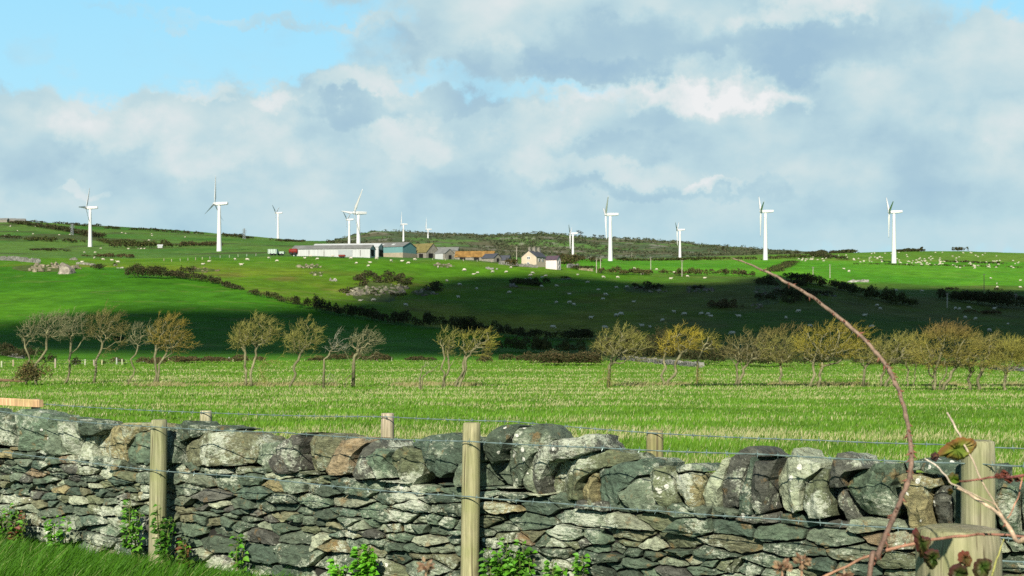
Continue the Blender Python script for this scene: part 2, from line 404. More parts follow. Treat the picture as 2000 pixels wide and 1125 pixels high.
# ------------------------------------------------------------------ unseen opaque cloud, added and outlined to cast the hillside shadow
def shadow_cloud():
    out = [(-260,640),(-100,628),(0,640),(60,622),(150,608),(250,603),(360,600),(470,604),(560,603),(640,594),(700,588),(750,572),(800,556),(860,546),(930,540),(1000,538),(1060,534),(1120,538),(1200,548),(1280,553),(1360,554),(1430,552),(1500,538),(1560,540),(1620,560),(1700,564),(1800,562),(1900,566),(2000,567),(2250,570),
           (2250,700),(1900,698),(1500,697),(1300,698),(1000,697),(700,696),(400,694),(150,690),(0,685),(-260,676)]
    hgt = 1000.0
    pts = []
    for p in out:
        w = hit(*p); k = (hgt - w.z) / sdir.z
        q = w + sdir * k
        pts.append((q.x, q.y))
    from mathutils import Vector as V2
    P = [V2(p) for p in pts]; n = len(P)
    # resample outline
    R = []
    for i in range(n):
        a, b = P[i], P[(i + 1) % n]; m = max(1, int((b - a).length / 6))
        for j in range(m):
            q = a.lerp(b, j / m)
            R.append(V2((q.x + mn.noise(Vector((q.x / 9, q.y / 9, 1))) * 3.0, q.y + mn.noise(Vector((q.x / 9, q.y / 9, 5))) * 3.0)))
    xs = [p.x for p in R]; ys = [p.y for p in R]
    pt = list(R); nb = len(R)
    x = min(xs)
    while x < max(xs):
        y = min(ys)
        while y < max(ys):
            pt.append(V2((x + random.uniform(-3, 3), y + random.uniform(-3, 3)))); y += 9
        x += 9
    vo, eo, fo, _, _, _ = delaunay_2d_cdt(pt, [(i, (i + 1) % nb) for i in range(nb)], [], 1, 1e-4)
    A = np.array([(p.x, p.y) for p in R])
    mb = MB(); dist = []
    for p in vo: dist.append(float(np.min(np.hypot(A[:, 0] - p.x, A[:, 1] - p.y))))
    for sgn in (1, -1):
        for p, dd in zip(vo, dist):
            t = min(1, dd / 30) ** .5
            mb.vert((p.x, p.y, hgt + (sgn * 5 * t + (mn.noise(Vector((p.x / 16, p.y / 16, sgn))) * 4 + 3 * mn.noise(Vector((p.x / 6, p.y / 6, sgn)))) * t * (1 if sgn > 0 else .35))))
    nv = len(vo)
    for f in fo:
        mb.face(f); mb.face([i + nv for i in f[::-1]])
    cm = mat('shadow_cloud_opaque', rough=1, col=(.85, .85, .86), var=.05, scale=.05, spec=0)
    o = mb.build('shadow_caster_cloud', cm, smooth=True); tag(o, kind='structure')
shadow_cloud()
# ------------------------------------------------------------------ dry stone wall
W0 = Vector((-3.75, 10.31, 0)); WD = Vector((5.893, -4.417, 0)).normalized(); WN = Vector((WD.y, -WD.x, 0))  # WN points to the camera side
if WN.y > 0: WN = -WN
def wall_pt(s, h, off=0.0): return W0 + WD * s + WN * off + Vector((0, 0, h))
def px_wall(px, py, off=0.0):
    """where a sight line meets the wall plane (off metres in front of the wall face): distance along, height"""
    r = Vector(((px - CX) / F, 1, (HY - py) / F)); o = Vector((0, 0, EYE))
    p0 = W0 + WN * off
    t = (p0 - o).dot(WN) / r.dot(WN)
    q = o + r * t
    return (q - p0).dot(WD), q.z
def stone_mat(name):
    m = bpy.data.materials.new(name); m.use_nodes = True
    nt = m.node_tree; N = nt.nodes; L = nt.links
    b = N['Principled BSDF']; b.inputs['Roughness'].default_value = .8; b.inputs['Specular IOR Level'].default_value = .3
    a = N.new('ShaderNodeAttribute'); a.attribute_name = 'Col'
    tc = N.new('ShaderNodeTexCoord')
    def noise(sc, det=8, ro=.65, st=None):
        n = N.new('ShaderNodeTexNoise'); n.inputs['Scale'].default_value = sc; n.inputs['Detail'].default_value = det; n.inputs['Roughness'].default_value = ro
        if st:
            mp = N.new('ShaderNodeMapping'); mp.inputs['Scale'].default_value = st; mp.inputs['Rotation'].default_value = (.2, .5, .3); L.new(tc.outputs['Object'], mp.inputs[0]); L.new(mp.outputs[0], n.inputs[0])
        else: L.new(tc.outputs['Object'], n.inputs[0])
        return n.outputs['Fac']
    def mr(v, a0, b0, c=0, d=1):
        n = N.new('ShaderNodeMapRange'); n.inputs[1].default_value = a0; n.inputs[2].default_value = b0; n.inputs[3].default_value = c; n.inputs[4].default_value = d; L.new(v, n.inputs[0]); return n.outputs[0]
    def mixc(f, A, B):
        n = N.new('ShaderNodeMix'); n.data_type = 'RGBA'; L.new(f, n.inputs['Factor'])
        for s_, v in (('A', A), ('B', B)):
            if isinstance(v, tuple): n.inputs[s_].default_value = (*v, 1)
            else: L.new(v, n.inputs[s_])
        return n.outputs['Result']
    mul = N.new('ShaderNodeVectorMath'); mul.operation = 'MULTIPLY'; L.new(a.outputs['Color'], mul.inputs[0]); L.new(mr(noise(17, 9, .7, (1, 1, 2.2)), .30, .70, .35, 1.7), mul.inputs[1])
    c = mul.outputs[0]
    big = noise(4.5, 3, .5)
    c = mixc(mr(noise(11, 7), .58, .66, 0, .55), c, (.22, .135, .045))            # rusty stain
    def lich(sc, det, ro, thr, w, amt, st=None):
        v_ = N.new('ShaderNodeMath'); v_.operation = 'MULTIPLY_ADD'; L.new(big, v_.inputs[0]); v_.inputs[1].default_value = .75; L.new(noise(sc, det, ro, st), v_.inputs[2])
        return mr(v_.outputs[0], thr, thr + w, 0, amt)
    c = mixc(lich(15, 10, .78, .93, .05, .65), c, (.29, .34, .23))                 # grey-green crust lichen
    c = mixc(lich(42, 9, .82, .945, .05, .8, (1, 1, 1.7)), c, (.48, .51, .40))                  # pale lichen flecks
    c = mixc(mr(noise(30, 9, .8, (1, 1, 2.4)), .36, .46, .8, 0), c, (.030, .036, .026))        # dark weathered pits
    v = N.new('ShaderNodeTexVoronoi'); v.inputs['Scale'].default_value = 15; L.new(tc.outputs['Object'], v.inputs['Vector'])
    sp = N.new('ShaderNodeMath'); sp.operation = 'LESS_THAN'; L.new(v.outputs['Distance'], sp.inputs[0]); sp.inputs[1].default_value = .20
    gate = N.new('ShaderNodeMath'); gate.operation = 'GREATER_THAN'; L.new(noise(2.3, 2), gate.inputs[0]); gate.inputs[1].default_value = .60
    g2 = N.new('ShaderNodeMath'); g2.operation = 'MULTIPLY'; L.new(sp.outputs[0], g2.inputs[0]); L.new(gate.outputs[0], g2.inputs[1])
    c = mixc(g2.outputs[0], c, (.62, .62, .54))                                  # round white lichen spots
    L.new(c, b.inputs['Base Color'])
    bp = N.new('ShaderNodeBump'); bp.inputs['Strength'].default_value = .9; bp.inputs['Distance'].default_value = .02; L.new(noise(34, 9, .7, (1, 1, 2.6)), bp.inputs['Height'])
    b2 = N.new('ShaderNodeBump'); b2.inputs['Strength'].default_value = .6; b2.inputs['Distance'].default_value = .006; L.new(noise(120, 6, .7), b2.inputs['Height']); L.new(bp.outputs[0], b2.inputs['Normal'])
    L.new(b2.outputs[0], b.inputs['Normal'])
    return m
STONE = stone_mat('slate_stone')
DARK = mat('wall_core_gap_shade', rough=1, col=(.02, .02, .016), var=.4, scale=9)
PAL = [(.085,.112,.085), (.100,.135,.100), (.065,.085,.065), (.120,.145,.112), (.075,.105,.084), (.125,.135,.085), (.082,.080,.074), (.165,.16,.105), (.24,.20,.115), (.19,.21,.16), (.32,.33,.26), (.26,.19,.13)]
PW = [6, 6, 5, 5, 5, 4, 2.2, 2.5, 1.0, 2.6, 1.5, .5]
wall = empty('stone_wall', wall_pt(3, 0, 0), 'long dry stone wall of grey green slate with upright coping stones', 'wall')
wall_inv = Vector(wall.location)

def clip_poly(poly, px, py, nx, ny):
    out = []
    for i in range(len(poly)):
        a = poly[i]; b = poly[(i + 1) % len(poly)]
        da = (a[0] - px) * nx + (a[1] - py) * ny; db = (b[0] - px) * nx + (b[1] - py) * ny
        if da <= 0: out.append(a)
        if (da <= 0) != (db <= 0):
            t = da / (da - db); out.append((a[0] + (b[0] - a[0]) * t, a[1] + (b[1] - a[1]) * t))
    return out
S0, S1, HT = -3.2, 9.6, .655
def courses():
    rnd = random.Random(11)
    seeds = []; AX = .31
    h = -.06; row = 0
    while h < HT + .05:
        rh = rnd.choice((.030, .040, .050, .060, .072, .088)) * (1.0 + .15 * (h < .2))
        s = S0 + rnd.uniform(0, .2)
        while s < S1:
            w = rh / AX * rnd.uniform(.45, 1.55)
            if rnd.random() > .07:
                big = 1.0
                hh = h + rh / 2 + rnd.uniform(-.38, .38) * rh + .018 * math.sin(s * 1.7 + row)
                seeds.append((s + w / 2, hh))
            s += w
        h += rh; row += 1
    SA = np.array(seeds); SS = SA * np.array([AX, 1])
    mb = MB()
    for i, (s, h) in enumerate(seeds):
        d = np.hypot(SS[:, 0] - SS[i, 0], SS[:, 1] - SS[i, 1]); nb = np.argsort(d)[1:22]
        poly = [(s - .45, h - .2), (s + .45, h - .2), (s + .45, h + .2), (s - .45, h + .2)]
        for j in nb:
            dx = SS[j, 0] - SS[i, 0]; dy = SS[j, 1] - SS[i, 1]
            mxs = (SA[i, 0] + SA[j, 0]) / 2; mys = (SA[i, 1] + SA[j, 1]) / 2
            poly = clip_poly(poly, mxs, mys, dx * AX, dy)
            if len(poly) < 3: break
        top = HT + rnd.uniform(-.012, .02)
        poly = clip_poly(poly, 0, top, 0, 1) if poly else poly
        if len(poly) < 3: continue
        P = [Vector((p[0], p[1])) for p in poly]
        area = abs(sum(P[k].x * P[(k + 1) % len(P)].y - P[(k + 1) % len(P)].x * P[k].y for k in range(len(P)))) / 2
        if area < .0006: continue
        # slope the ends a little, as thin slabs lie
        c = sum(P, Vector((0, 0))) / len(P)
        per = sum((P[k] - P[(k + 1) % len(P)]).length for k in range(len(P)))
        n = max(12, int(per / .022)); seg = per / n
        O = []; acc = 0.0
        for k in range(len(P)):
            a, b = P[k], P[(k + 1) % len(P)]; Ls = (b - a).length
            m = max(1, round(Ls / seg))
            for q in range(m): O.append(a.lerp(b, q / m))
        # shrink + roughen + round corners
        O2 = []
        for k in range(len(O)):
            p = O[k] * .94 + (O[k - 1] + O[(k + 1) % len(O)]) * .03
            p = p + Vector((mn.noise(Vector((p.x * 30, p.y * 30, i + .5))), mn.noise(Vector((p.x * 30, p.y * 45, i + 9.5))))) * .006
            v = c - p; ln = max(v.length, 1e-6)
            g = .0045 + .009 * max(0, mn.noise(Vector((p.x * 25, p.y * 25, i))))+ (.007 if rnd.random() < .05 else 0)
            vv = Vector((v.x / ln * min(g, .3 * ln), math.copysign(min(g * .85, .35 * abs(v.y)), v.y)))
            O2.append(p + vv)
        col = list(rnd.choices(PAL, PW)[0]); f = rnd.uniform(.75, 1.3); col = tuple(min(.6, x * f * k_) for x, k_ in zip(col, (.88, .93, .80)))
        mb.col = col
        prot = rnd.uniform(-.034, .034); tx = rnd.uniform(-.16, .16); ty = rnd.uniform(-.55, .12)
        fa = [(rnd.uniform(0, 6.28), rnd.uniform(.5, 1.3), rnd.uniform(.35, .85)) for _ in range(4)]
        hw = max(abs(p.y - c.y) for p in O2); nf = rnd.choice((0, 0, 1, 1, 2))
        def depth(p, t):
            q = p - c
            z = prot + q.x * tx + q.y * ty + .012 * (1 - t)
            cut = 0
            for ang, sl, of in fa[:nf]:
                e = (q.x * math.cos(ang) * .45 + q.y * math.sin(ang)) - of * hw
                if e > 0: cut = max(cut, e * sl)
            z -= cut
            z += mn.noise(Vector((p.x * 14, p.y * 26, i * .37))) * .009 + (abs(mn.noise(Vector((p.x * 22 + p.y * 8, p.y * 60, i * .37)))) - .25) * .016
            return z
        rings = []
        for sc_, dz, t in ((.96, -.13, 1), (1.0, -.007, 1), (.985, .0, 1), (.86, .001, .9), (.62, .001, .6), (.36, .001, .35), (.15, .001, .1)):
            ring = []
            for p in O2:
                q = c + (p - c) * sc_
                z = depth(q, t) + dz if dz > -.1 else -.13
                ring.append(mb.vert(wall_pt(q.x, q.y, z) - wall_inv))
            rings.append(ring)
        cc = mb.vert(wall_pt(c.x, c.y, depth(c, 0) + .008) - wall_inv)
        K = len(O2)
        for A, B in zip(rings, rings[1:]):
            for k in range(K): mb.face((A[k], A[(k + 1) % K], B[(k + 1) % K], B[k]))
        for k in range(K): mb.face((rings[-1][k], rings[-1][(k + 1) % K], cc))
    # wall core boxes, coloured near-black for the shade in the gaps
    mb.col = (.02, .02, .016)
    a = (S0 + S1) / 2; ctr = wall_pt(a, HT / 2 - .06, -.23) - wall_inv
    mb.box(ctr, (S1 - S0, .36, HT + .08), math.atan2(WD.y, WD.x), 1)
    mb.box(wall_pt(a, HT / 2 + .03, -.27) - wall_inv, (S1 - S0, .10, HT + .10), math.atan2(WD.y, WD.x), 1)
    mb.build('stone_courses', [STONE, DARK], wall)
courses()

COPE = [
 ([(-60,812),(-5,806),(3,826),(9,830),(9,873),(-60,866)], 0),
 ([(3,806),(22,798),(70,805),(110,818),(114,836),(98,846),(97,860),(86,878),(55,884),(14,873),(10,850)], 1),
 ([(97,838),(113,834),(118,890),(99,892),(91,880),(99,862)], 3),
 ([(113,822),(127,822),(150,850),(153,855),(145,898),(121,892),(116,860)], 9),
 ([(129,824),(150,820),(190,822),(197,838),(186,850),(153,852)], 2),
 ([(154,854),(171,852),(170,880),(176,900),(144,900),(148,880)], 10),
 ([(173,854),(205,832),(240,824),(275,828),(283,836),(258,842),(238,880),(239,906),(192,902),(177,898),(171,878)], 8),
 ([(252,848),(268,842),(286,836),(290,905),(243,908),(237,885)], 1),
 ([(289,838),(320,836),(344,864),(344,906),(292,905)], 2),
 ([(322,832),(355,822),(400,834),(440,841),(398,845),(380,855),(345,862),(322,850)], 2),
 ([(346,865),(380,857),(400,844),(445,842),(480,852),(500,866),(492,880),(475,905),(420,912),(395,910),(352,908),(345,885)], 7),
 ([(482,868),(540,860),(546,870),(520,900),(535,926),(500,922),(478,905)], 3),
 ([(538,872),(545,862),(575,848),(597,844),(589,870),(582,888),(585,920),(562,928),(537,925),(523,900)], 12),
 ([(588,870),(592,850),(615,845),(640,847),(658,862),(648,880),(640,900),(640,918),(595,924),(584,900)], 7),
 ([(647,880),(660,860),(672,858),(690,854),(699,865),(686,885),(682,905),(680,925),(650,930),(638,922),(642,890)], 11),
 ([(688,892),(705,868),(720,859),(733,874),(715,893),(737,935),(715,938),(684,928)], 6),
 ([(717,893),(735,875),(757,880),(753,892),(752,900),(766,935),(740,936),(722,905)], 1),
 ([(755,890),(770,876),(790,869),(818,878),(823,905),(815,930),(795,952),(772,945),(763,918)], 5),
 ([(795,867),(830,850),(870,845),(885,855),(899,858),(896,890),(880,925),(850,935),(830,922),(826,905),(820,880)], 4),
 ([(886,915),(900,898),(942,905),(946,952),(893,952),(884,935)], 3),
 ([(898,870),(945,862),(948,900),(940,903),(899,896)], 2),
 ([(946,868),(960,845),(975,830),(985,827),(1005,832),(998,850),(974,903),(956,908),(948,890)], 2),
 ([(954,930),(976,904),(1001,850),(1015,834),(1045,829),(1065,838),(1079,856),(1060,872),(1040,890),(1025,920),(1010,950),(990,957),(970,950)], 3),
 ([(1012,955),(1019,927),(1033,910),(1041,938),(1047,964),(1022,960)], 9),
 ([(1036,905),(1043,890),(1061,871),(1085,858),(1112,852),(1130,858),(1140,847),(1152,850),(1160,870),(1168,878),(1110,895),(1074,904),(1059,930),(1057,970),(1048,962)], 6),
 ([(1061,930),(1076,906),(1110,897),(1140,887),(1170,881),(1215,890),(1225,900),(1150,918),(1137,933),(1122,960),(1125,980),(1070,976),(1060,955)], 5),
 ([(1126,960),(1138,931),(1143,921),(1152,925),(1149,960),(1155,990),(1130,984)], 8),
 ([(1152,922),(1175,914),(1230,898),(1255,897),(1270,905),(1265,922),(1235,932),(1200,963),(1205,985),(1190,996),(1160,988),(1151,960)], 4),
 ([(1202,963),(1240,932),(1260,935),(1281,990),(1262,1000),(1230,998),(1217,985)], 3),
 ([(1262,928),(1272,910),(1300,912),(1315,940),(1321,985),(1305,996),(1290,990)], 5),
 ([(1300,914),(1335,906),(1365,908),(1380,920),(1340,921),(1314,925)], 4),
 ([(1316,927),(1345,922),(1385,924),(1376,945),(1366,985),(1362,998),(1327,985),(1320,950)], 8),
 ([(1387,925),(1398,910),(1414,896),(1421,898),(1407,940),(1400,980),(1392,1003),(1370,1008),(1366,985),(1374,950)], 10),
 ([(1416,895),(1435,880),(1450,873),(1475,883),(1480,890),(1458,895),(1448,930),(1447,960),(1438,995),(1405,993),(1402,960),(1409,930)], 6),
 ([(1457,895),(1467,895),(1465,940),(1471,1007),(1439,1008),(1447,970),(1450,920)], 4),
 ([(1469,900),(1517,898),(1500,938),(1505,985),(1500,998),(1475,1006),(1468,960),(1465,930)], 6),
 ([(1502,940),(1519,900),(1535,895),(1538,876),(1570,895),(1600,905),(1603,914),(1575,935),(1561,962),(1565,1000),(1548,1005),(1530,1000),(1507,970)], 10),
 ([(1564,962),(1576,938),(1608,913),(1619,916),(1618,950),(1627,1010),(1582,1016),(1567,990)], 5),
 ([(1620,950),(1625,905),(1640,882),(1655,878),(1675,890),(1691,911),(1660,921),(1647,934),(1644,952),(1622,954)], 6),
 ([(1628,957),(1645,955),(1652,985),(1668,1025),(1650,1022),(1635,990)], 6),
 ([(1650,935),(1667,922),(1700,906),(1745,903),(1750,925),(1738,950),(1745,1000),(1725,1020),(1685,1010),(1662,985),(1648,955)], 1),
 ([(1748,905),(1790,898),(1876,902),(1878,928),(1835,930),(1800,923),(1754,923)], 4),
 ([(1752,930),(1764,925),(1800,929),(1834,934),(1833,950),(1811,953),(1812,1000),(1813,1030),(1778,1032),(1766,985)], 8),
 ([(1814,956),(1819,952),(1852,953),(1853,1025),(1818,1028)], 6),
 ([(1857,935),(1882,906),(1938,910),(1942,1048),(1860,1040)], 2),
 ([(1946,945),(1960,935),(1983,950),(1987,990),(1983,1050),(1950,1048),(1947,980)], 1),
 ([(1989,960),(2010,940),(2050,942),(2075,985),(2070,1060),(1992,1055)], 4),
]
PAL2 = PAL + [(.100, .092, .088)]
def coping():
    rnd = random.Random(5)
    for li, (pl, ci) in enumerate(COPE + [(None, k) for k in range(14)]):
        back = False
        if pl is None:
            s = (-2.9 + .36 * li_extra[0]) if li_extra[0] < 8 else 7.72 + .32 * (li_extra[0] - 8)
            li_extra[0] += 1
            hgt = rnd.uniform(.24, .34); wd = rnd.uniform(.15, .17)
            base = [(-1, 0), (-1.02, .5), (-.7, .9), (0, 1.05), (.6, .92), (1, .55), (.97, 0)]
            O = [Vector((s + a * wd, HT + b * hgt)) for a, b in base]
        else:
            O = [Vector(px_wall(x, y, .02)) for x, y in pl]
            ci_ = ci
        n = len(O)
        area2 = sum(O[k].x * O[(k + 1) % n].y - O[(k + 1) % n].x * O[k].y for k in range(n))
        if area2 < 0: O = O[::-1]
        c = sum(O, Vector((0, 0))) / n
        R = []
        for k in range(n):
            a, b = O[k], O[(k + 1) % n]; m = max(1, round((b - a).length / .022))
            for q in range(m):
                p = a.lerp(b, q / m)
                p = p + Vector((mn.noise(Vector((p.x * 16, p.y * 16, li))), mn.noise(Vector((p.x * 16, p.y * 16, li + 40))))) * .014
                v = c - p; R.append(p + v * min(.3, .005 / max(v.length, 1e-4)))
        nb = len(R); pts = [Vector(p) for p in R]
        xs = [p.x for p in R]; ys = [p.y for p in R]
        x = min(xs); st = .022
        while x < max(xs):
            y = min(ys)
            while y < max(ys):
                pts.append(Vector((x + rnd.uniform(-.4, .4) * st, y + rnd.uniform(-.4, .4) * st))); y += st
            x += st
        vo, eo, fo, _, _, _ = delaunay_2d_cdt(pts, [(k, (k + 1) % nb) for k in range(nb)], [], 1, 1e-5)
        A = np.array([(p.x, p.y) for p in R])
        hw = max(xs) - min(xs); hh = max(ys) - min(ys); sz = math.sqrt(hw * hh)
        plane = [(rnd.uniform(0, 6.28), rnd.uniform(.3, 1.0), rnd.uniform(.16, .42) * sz) for _ in range(4)]
        tx, ty = rnd.uniform(-.22, .22), rnd.uniform(-.25, .05)
        facets = [(rnd.uniform(-.5, .5), rnd.uniform(-.30, .28), rnd.uniform(.0, .10) * sz) for _ in range(6)]
        off = rnd.choice((-.03, -.015, 0, .015, .03)) + rnd.uniform(-.01, .01); lam = rnd.uniform(-.6, .6)
        mb = MB(); col = PAL2[ci % len(PAL2)] if pl else rnd.choices(PAL, PW)[0]
        f = rnd.uniform(.85, 1.15); col = tuple(v * f * k_ for v, k_ in zip(col, (.88, .95, .80))); mb.col = col
        depth = rnd.uniform(.22, .30)
        def zf(p, dist):
            q = p - c
            z = off + q.x * tx + q.y * ty + min(a_ * q.x + b_ * q.y + c_ for a_, b_, c_ in facets)
            for ang, sl, of in plane[:2]:
                e = q.x * math.cos(ang) + q.y * math.sin(ang) - of
                if e > 0: z -= e * sl * .7
            lx = q.x * math.cos(lam) - q.y * math.sin(lam)
            z += mn.noise(Vector((lx * 34, (p.y) * 6, li * 1.3))) * .014 + (abs(mn.noise(Vector((lx * 15, p.y * 6, li * 2.1)))) - .2) * .045 + mn.noise(Vector((p.x * 9, p.y * 9, li * 2.1))) * .008 + mn.noise(Vector((p.x * 40, p.y * 40, li))) * .009
            z -= max(0, .010 - dist) * .9
            return max(z, -.10)
        zz = []
        for p in vo:
            dist = float(np.min(np.hypot(A[:, 0] - p.x, A[:, 1] - p.y))); z = zf(p, dist); zz.append((dist, z))
            mb.vert(wall_pt(p.x, p.y, z + .02) - wall_inv)
        for fc in fo:
            a, b, d = [vo[i] for i in fc[:3]]
            ar = (b.x - a.x) * (d.y - a.y) - (b.y - a.y) * (d.x - a.x)
            mb.face(fc if ar > 0 else fc[::-1])
        # outline ring pushed back through the wall
        from collections import Counter
        ec = {}
        for fc in fo:
            for k in range(len(fc)):
                e = (fc[k], fc[(k + 1) % len(fc)]); ec[frozenset(e)] = ec.get(frozenset(e), []) + [e]
        bmap = {}
        for es in ec.values():
            if len(es) == 1:
                for i in es[0]:
                    if i not in bmap:
                        p = vo[i]; ring = []
                        for fr, sc_ in ((.5, 1.0), (1.0, .90)):
                            q = c + (p - c) * sc_
                            ring.append(mb.vert(wall_pt(q.x + rnd.uniform(-.006, .006), q.y + rnd.uniform(-.006, .006) - .01 * fr, zz[i][1] + .02 - depth * fr) - wall_inv))
                        bmap[i] = ring
        for es in ec.values():
            if len(es) == 1:
                a, b = es[0]
                mb.face((a, bmap[a][0], bmap[b][0], b)); mb.face((bmap[a][0], bmap[a][1], bmap[b][1], bmap[b][0]))
        cb = mb.vert(wall_pt(c.x, c.y, off - depth) - wall_inv)
        for es in ec.values():
            if len(es) == 1:
                a, b = es[0]; mb.face((bmap[a][1], cb, bmap[b][1]))
        o = mb.build('coping_stone', STONE, wall)
li_extra = [0]
coping()

# ------------------------------------------------------------------ fences
def wood_mat(name, green=.35):
    m = bpy.data.materials.new(name); m.use_nodes = True
    nt = m.node_tree; N = nt.nodes; L = nt.links; b = N['Principled BSDF']; b.inputs['Roughness'].default_value = .85; b.inputs['Specular IOR Level'].default_value = .2
    tc = N.new('ShaderNodeTexCoord'); a = N.new('ShaderNodeAttribute'); a.attribute_name = 'Col'
    mp = N.new('ShaderNodeMapping'); mp.inputs['Scale'].default_value = (26, 26, 1.1); L.new(tc.outputs['Object'], mp.inputs[0])
    n = N.new('ShaderNodeTexNoise'); n.inputs['Scale'].default_value = 2.2; n.inputs['Detail'].default_value = 9; n.inputs['Roughness'].default_value = .68; n.inputs['Distortion'].default_value = .35; L.new(mp.outputs[0], n.inputs[0])
    r = N.new('ShaderNodeMapRange'); r.inputs[1].default_value = .3; r.inputs[2].default_value = .7; r.inputs[3].default_value = .38; r.inputs[4].default_value = 1.45; L.new(n.outputs['Fac'], r.inputs[0])
    mu = N.new('ShaderNodeVectorMath'); mu.operation = 'MULTIPLY'; L.new(a.outputs['Color'], mu.inputs[0]); L.new(r.outputs[0], mu.inputs[1])
    n2 = N.new('ShaderNodeTexNoise'); n2.inputs['Scale'].default_value = 5; n2.inputs['Detail'].default_value = 7; L.new(tc.outputs['Object'], n2.inputs[0])
    r2 = N.new('ShaderNodeMapRange'); r2.inputs[1].default_value = .42; r2.inputs[2].default_value = .7; r2.inputs[3].default_value = 0; r2.inputs[4].default_value = green * 1.6; L.new(n2.outputs['Fac'], r2.inputs[0])
    mx = N.new('ShaderNodeMix'); mx.data_type = 'RGBA'; L.new(r2.outputs[0], mx.inputs['Factor']); L.new(mu.outputs[0], mx.inputs['A']); mx.inputs['B'].default_value = (.16, .20, .05, 1)
    L.new(mx.outputs['Result'], b.inputs['Base Color'])
    mpc = N.new('ShaderNodeMapping'); mpc.inputs['Scale'].default_value = (60, 60, .9); L.new(tc.outputs['Object'], mpc.inputs[0])
    ck = N.new('ShaderNodeTexNoise'); ck.inputs['Scale'].default_value = 1.0; ck.inputs['Detail'].default_value = 3; L.new(mpc.outputs[0], ck.inputs[0])
    ckr = N.new('ShaderNodeMapRange'); ckr.inputs[1].default_value = .64; ckr.inputs[2].default_value = .69; ckr.inputs[3].default_value = 0; ckr.inputs[4].default_value = .8; L.new(ck.outputs['Fac'], ckr.inputs[0])
    vk = N.new('ShaderNodeTexVoronoi'); vk.inputs['Scale'].default_value = 3.1; vm = N.new('ShaderNodeMapping'); vm.inputs['Scale'].default_value = (1.6, 1.6, 1); L.new(tc.outputs['Object'], vm.inputs[0]); L.new(vm.outputs[0], vk.inputs['Vector'])
    vkr = N.new('ShaderNodeMapRange'); vkr.inputs[1].default_value = .05; vkr.inputs[2].default_value = .16; vkr.inputs[3].default_value = .75; vkr.inputs[4].default_value = 0; L.new(vk.outputs['Distance'], vkr.inputs[0])
    mk = N.new('ShaderNodeMath'); mk.operation = 'MAXIMUM'; L.new(ckr.outputs[0], mk.inputs[0]); L.new(vkr.outputs[0], mk.inputs[1])
    mx2 = N.new('ShaderNodeMix'); mx2.data_type = 'RGBA'; L.new(mk.outputs[0], mx2.inputs['Factor']); L.new(mx.outputs['Result'], mx2.inputs['A']); mx2.inputs['B'].default_value = (.07, .055, .03, 1)
    L.new(mx2.outputs['Result'], b.inputs['Base Color'])
    bp = N.new('ShaderNodeBump'); bp.inputs['Strength'].default_value = .6; bp.inputs['Distance'].default_value = .008; L.new(n.outputs['Fac'], bp.inputs['Height']); L.new(bp.outputs[0], b.inputs['Normal'])
    return m
WOOD = wood_mat('weathered_wood')
WIRE = mat('galvanised_wire', rough=.45, col=(.17, .235, .22), var=.3, scale=30, spec=.5)
WIRE.node_tree.nodes['Principled BSDF'].inputs['Metallic'].default_value = .35
def post_mesh(base, height, r, lean=(0, 0), col=(.36, .32, .20), n=18, knots=()):
    mb = MB(); rings = []
    hs = [i / 22 * height for i in range(23)]
    ph = random.uniform(0, 50)
    for i, h in enumerate(hs):
        ring = []
        for k in range(n):
            th = 2 * math.pi * k / n
            rr = r * (1 + .035 * mn.noise(Vector((math.cos(th) * 2, math.sin(th) * 2, h * 1.2 + ph)))) * (1.02 - .04 * h / height)
            if i == len(hs) - 1: rr *= .95
            shade_ = 1 + .14 * mn.noise(Vector((th * 2, h * 3, ph)))
            ring.append(mb.vert((rr * math.cos(th) + lean[0] * h, rr * math.sin(th) + lean[1] * h, h - .15 * 0 + .006 * mn.noise(Vector((th, ph, i))) * (i == len(hs) - 1)), tuple(v * shade_ for v in col)))
        rings.append(ring)
    for A, B in zip(rings, rings[1:]):
        for k in range(n): mb.face((A[k], A[(k + 1) % n], B[(k + 1) % n], B[k]))
    ctr = mb.vert((lean[0] * height, lean[1] * height, height + .003), tuple(v * .85 for v in col))
    inn = []
    for k in range(n):
        v = Vector(mb.v[rings[-1][k]]); q = Vector(mb.v[ctr]).lerp(v, .82); inn.append(mb.vert((q.x, q.y, height + .004), tuple(c * 1.05 for c in col)))
    for k in range(n):
        mb.face((rings[-1][k], rings[-1][(k + 1) % n], inn[(k + 1) % n], inn[k])); mb.face((inn[k], inn[(k + 1) % n], ctr))
    return mb
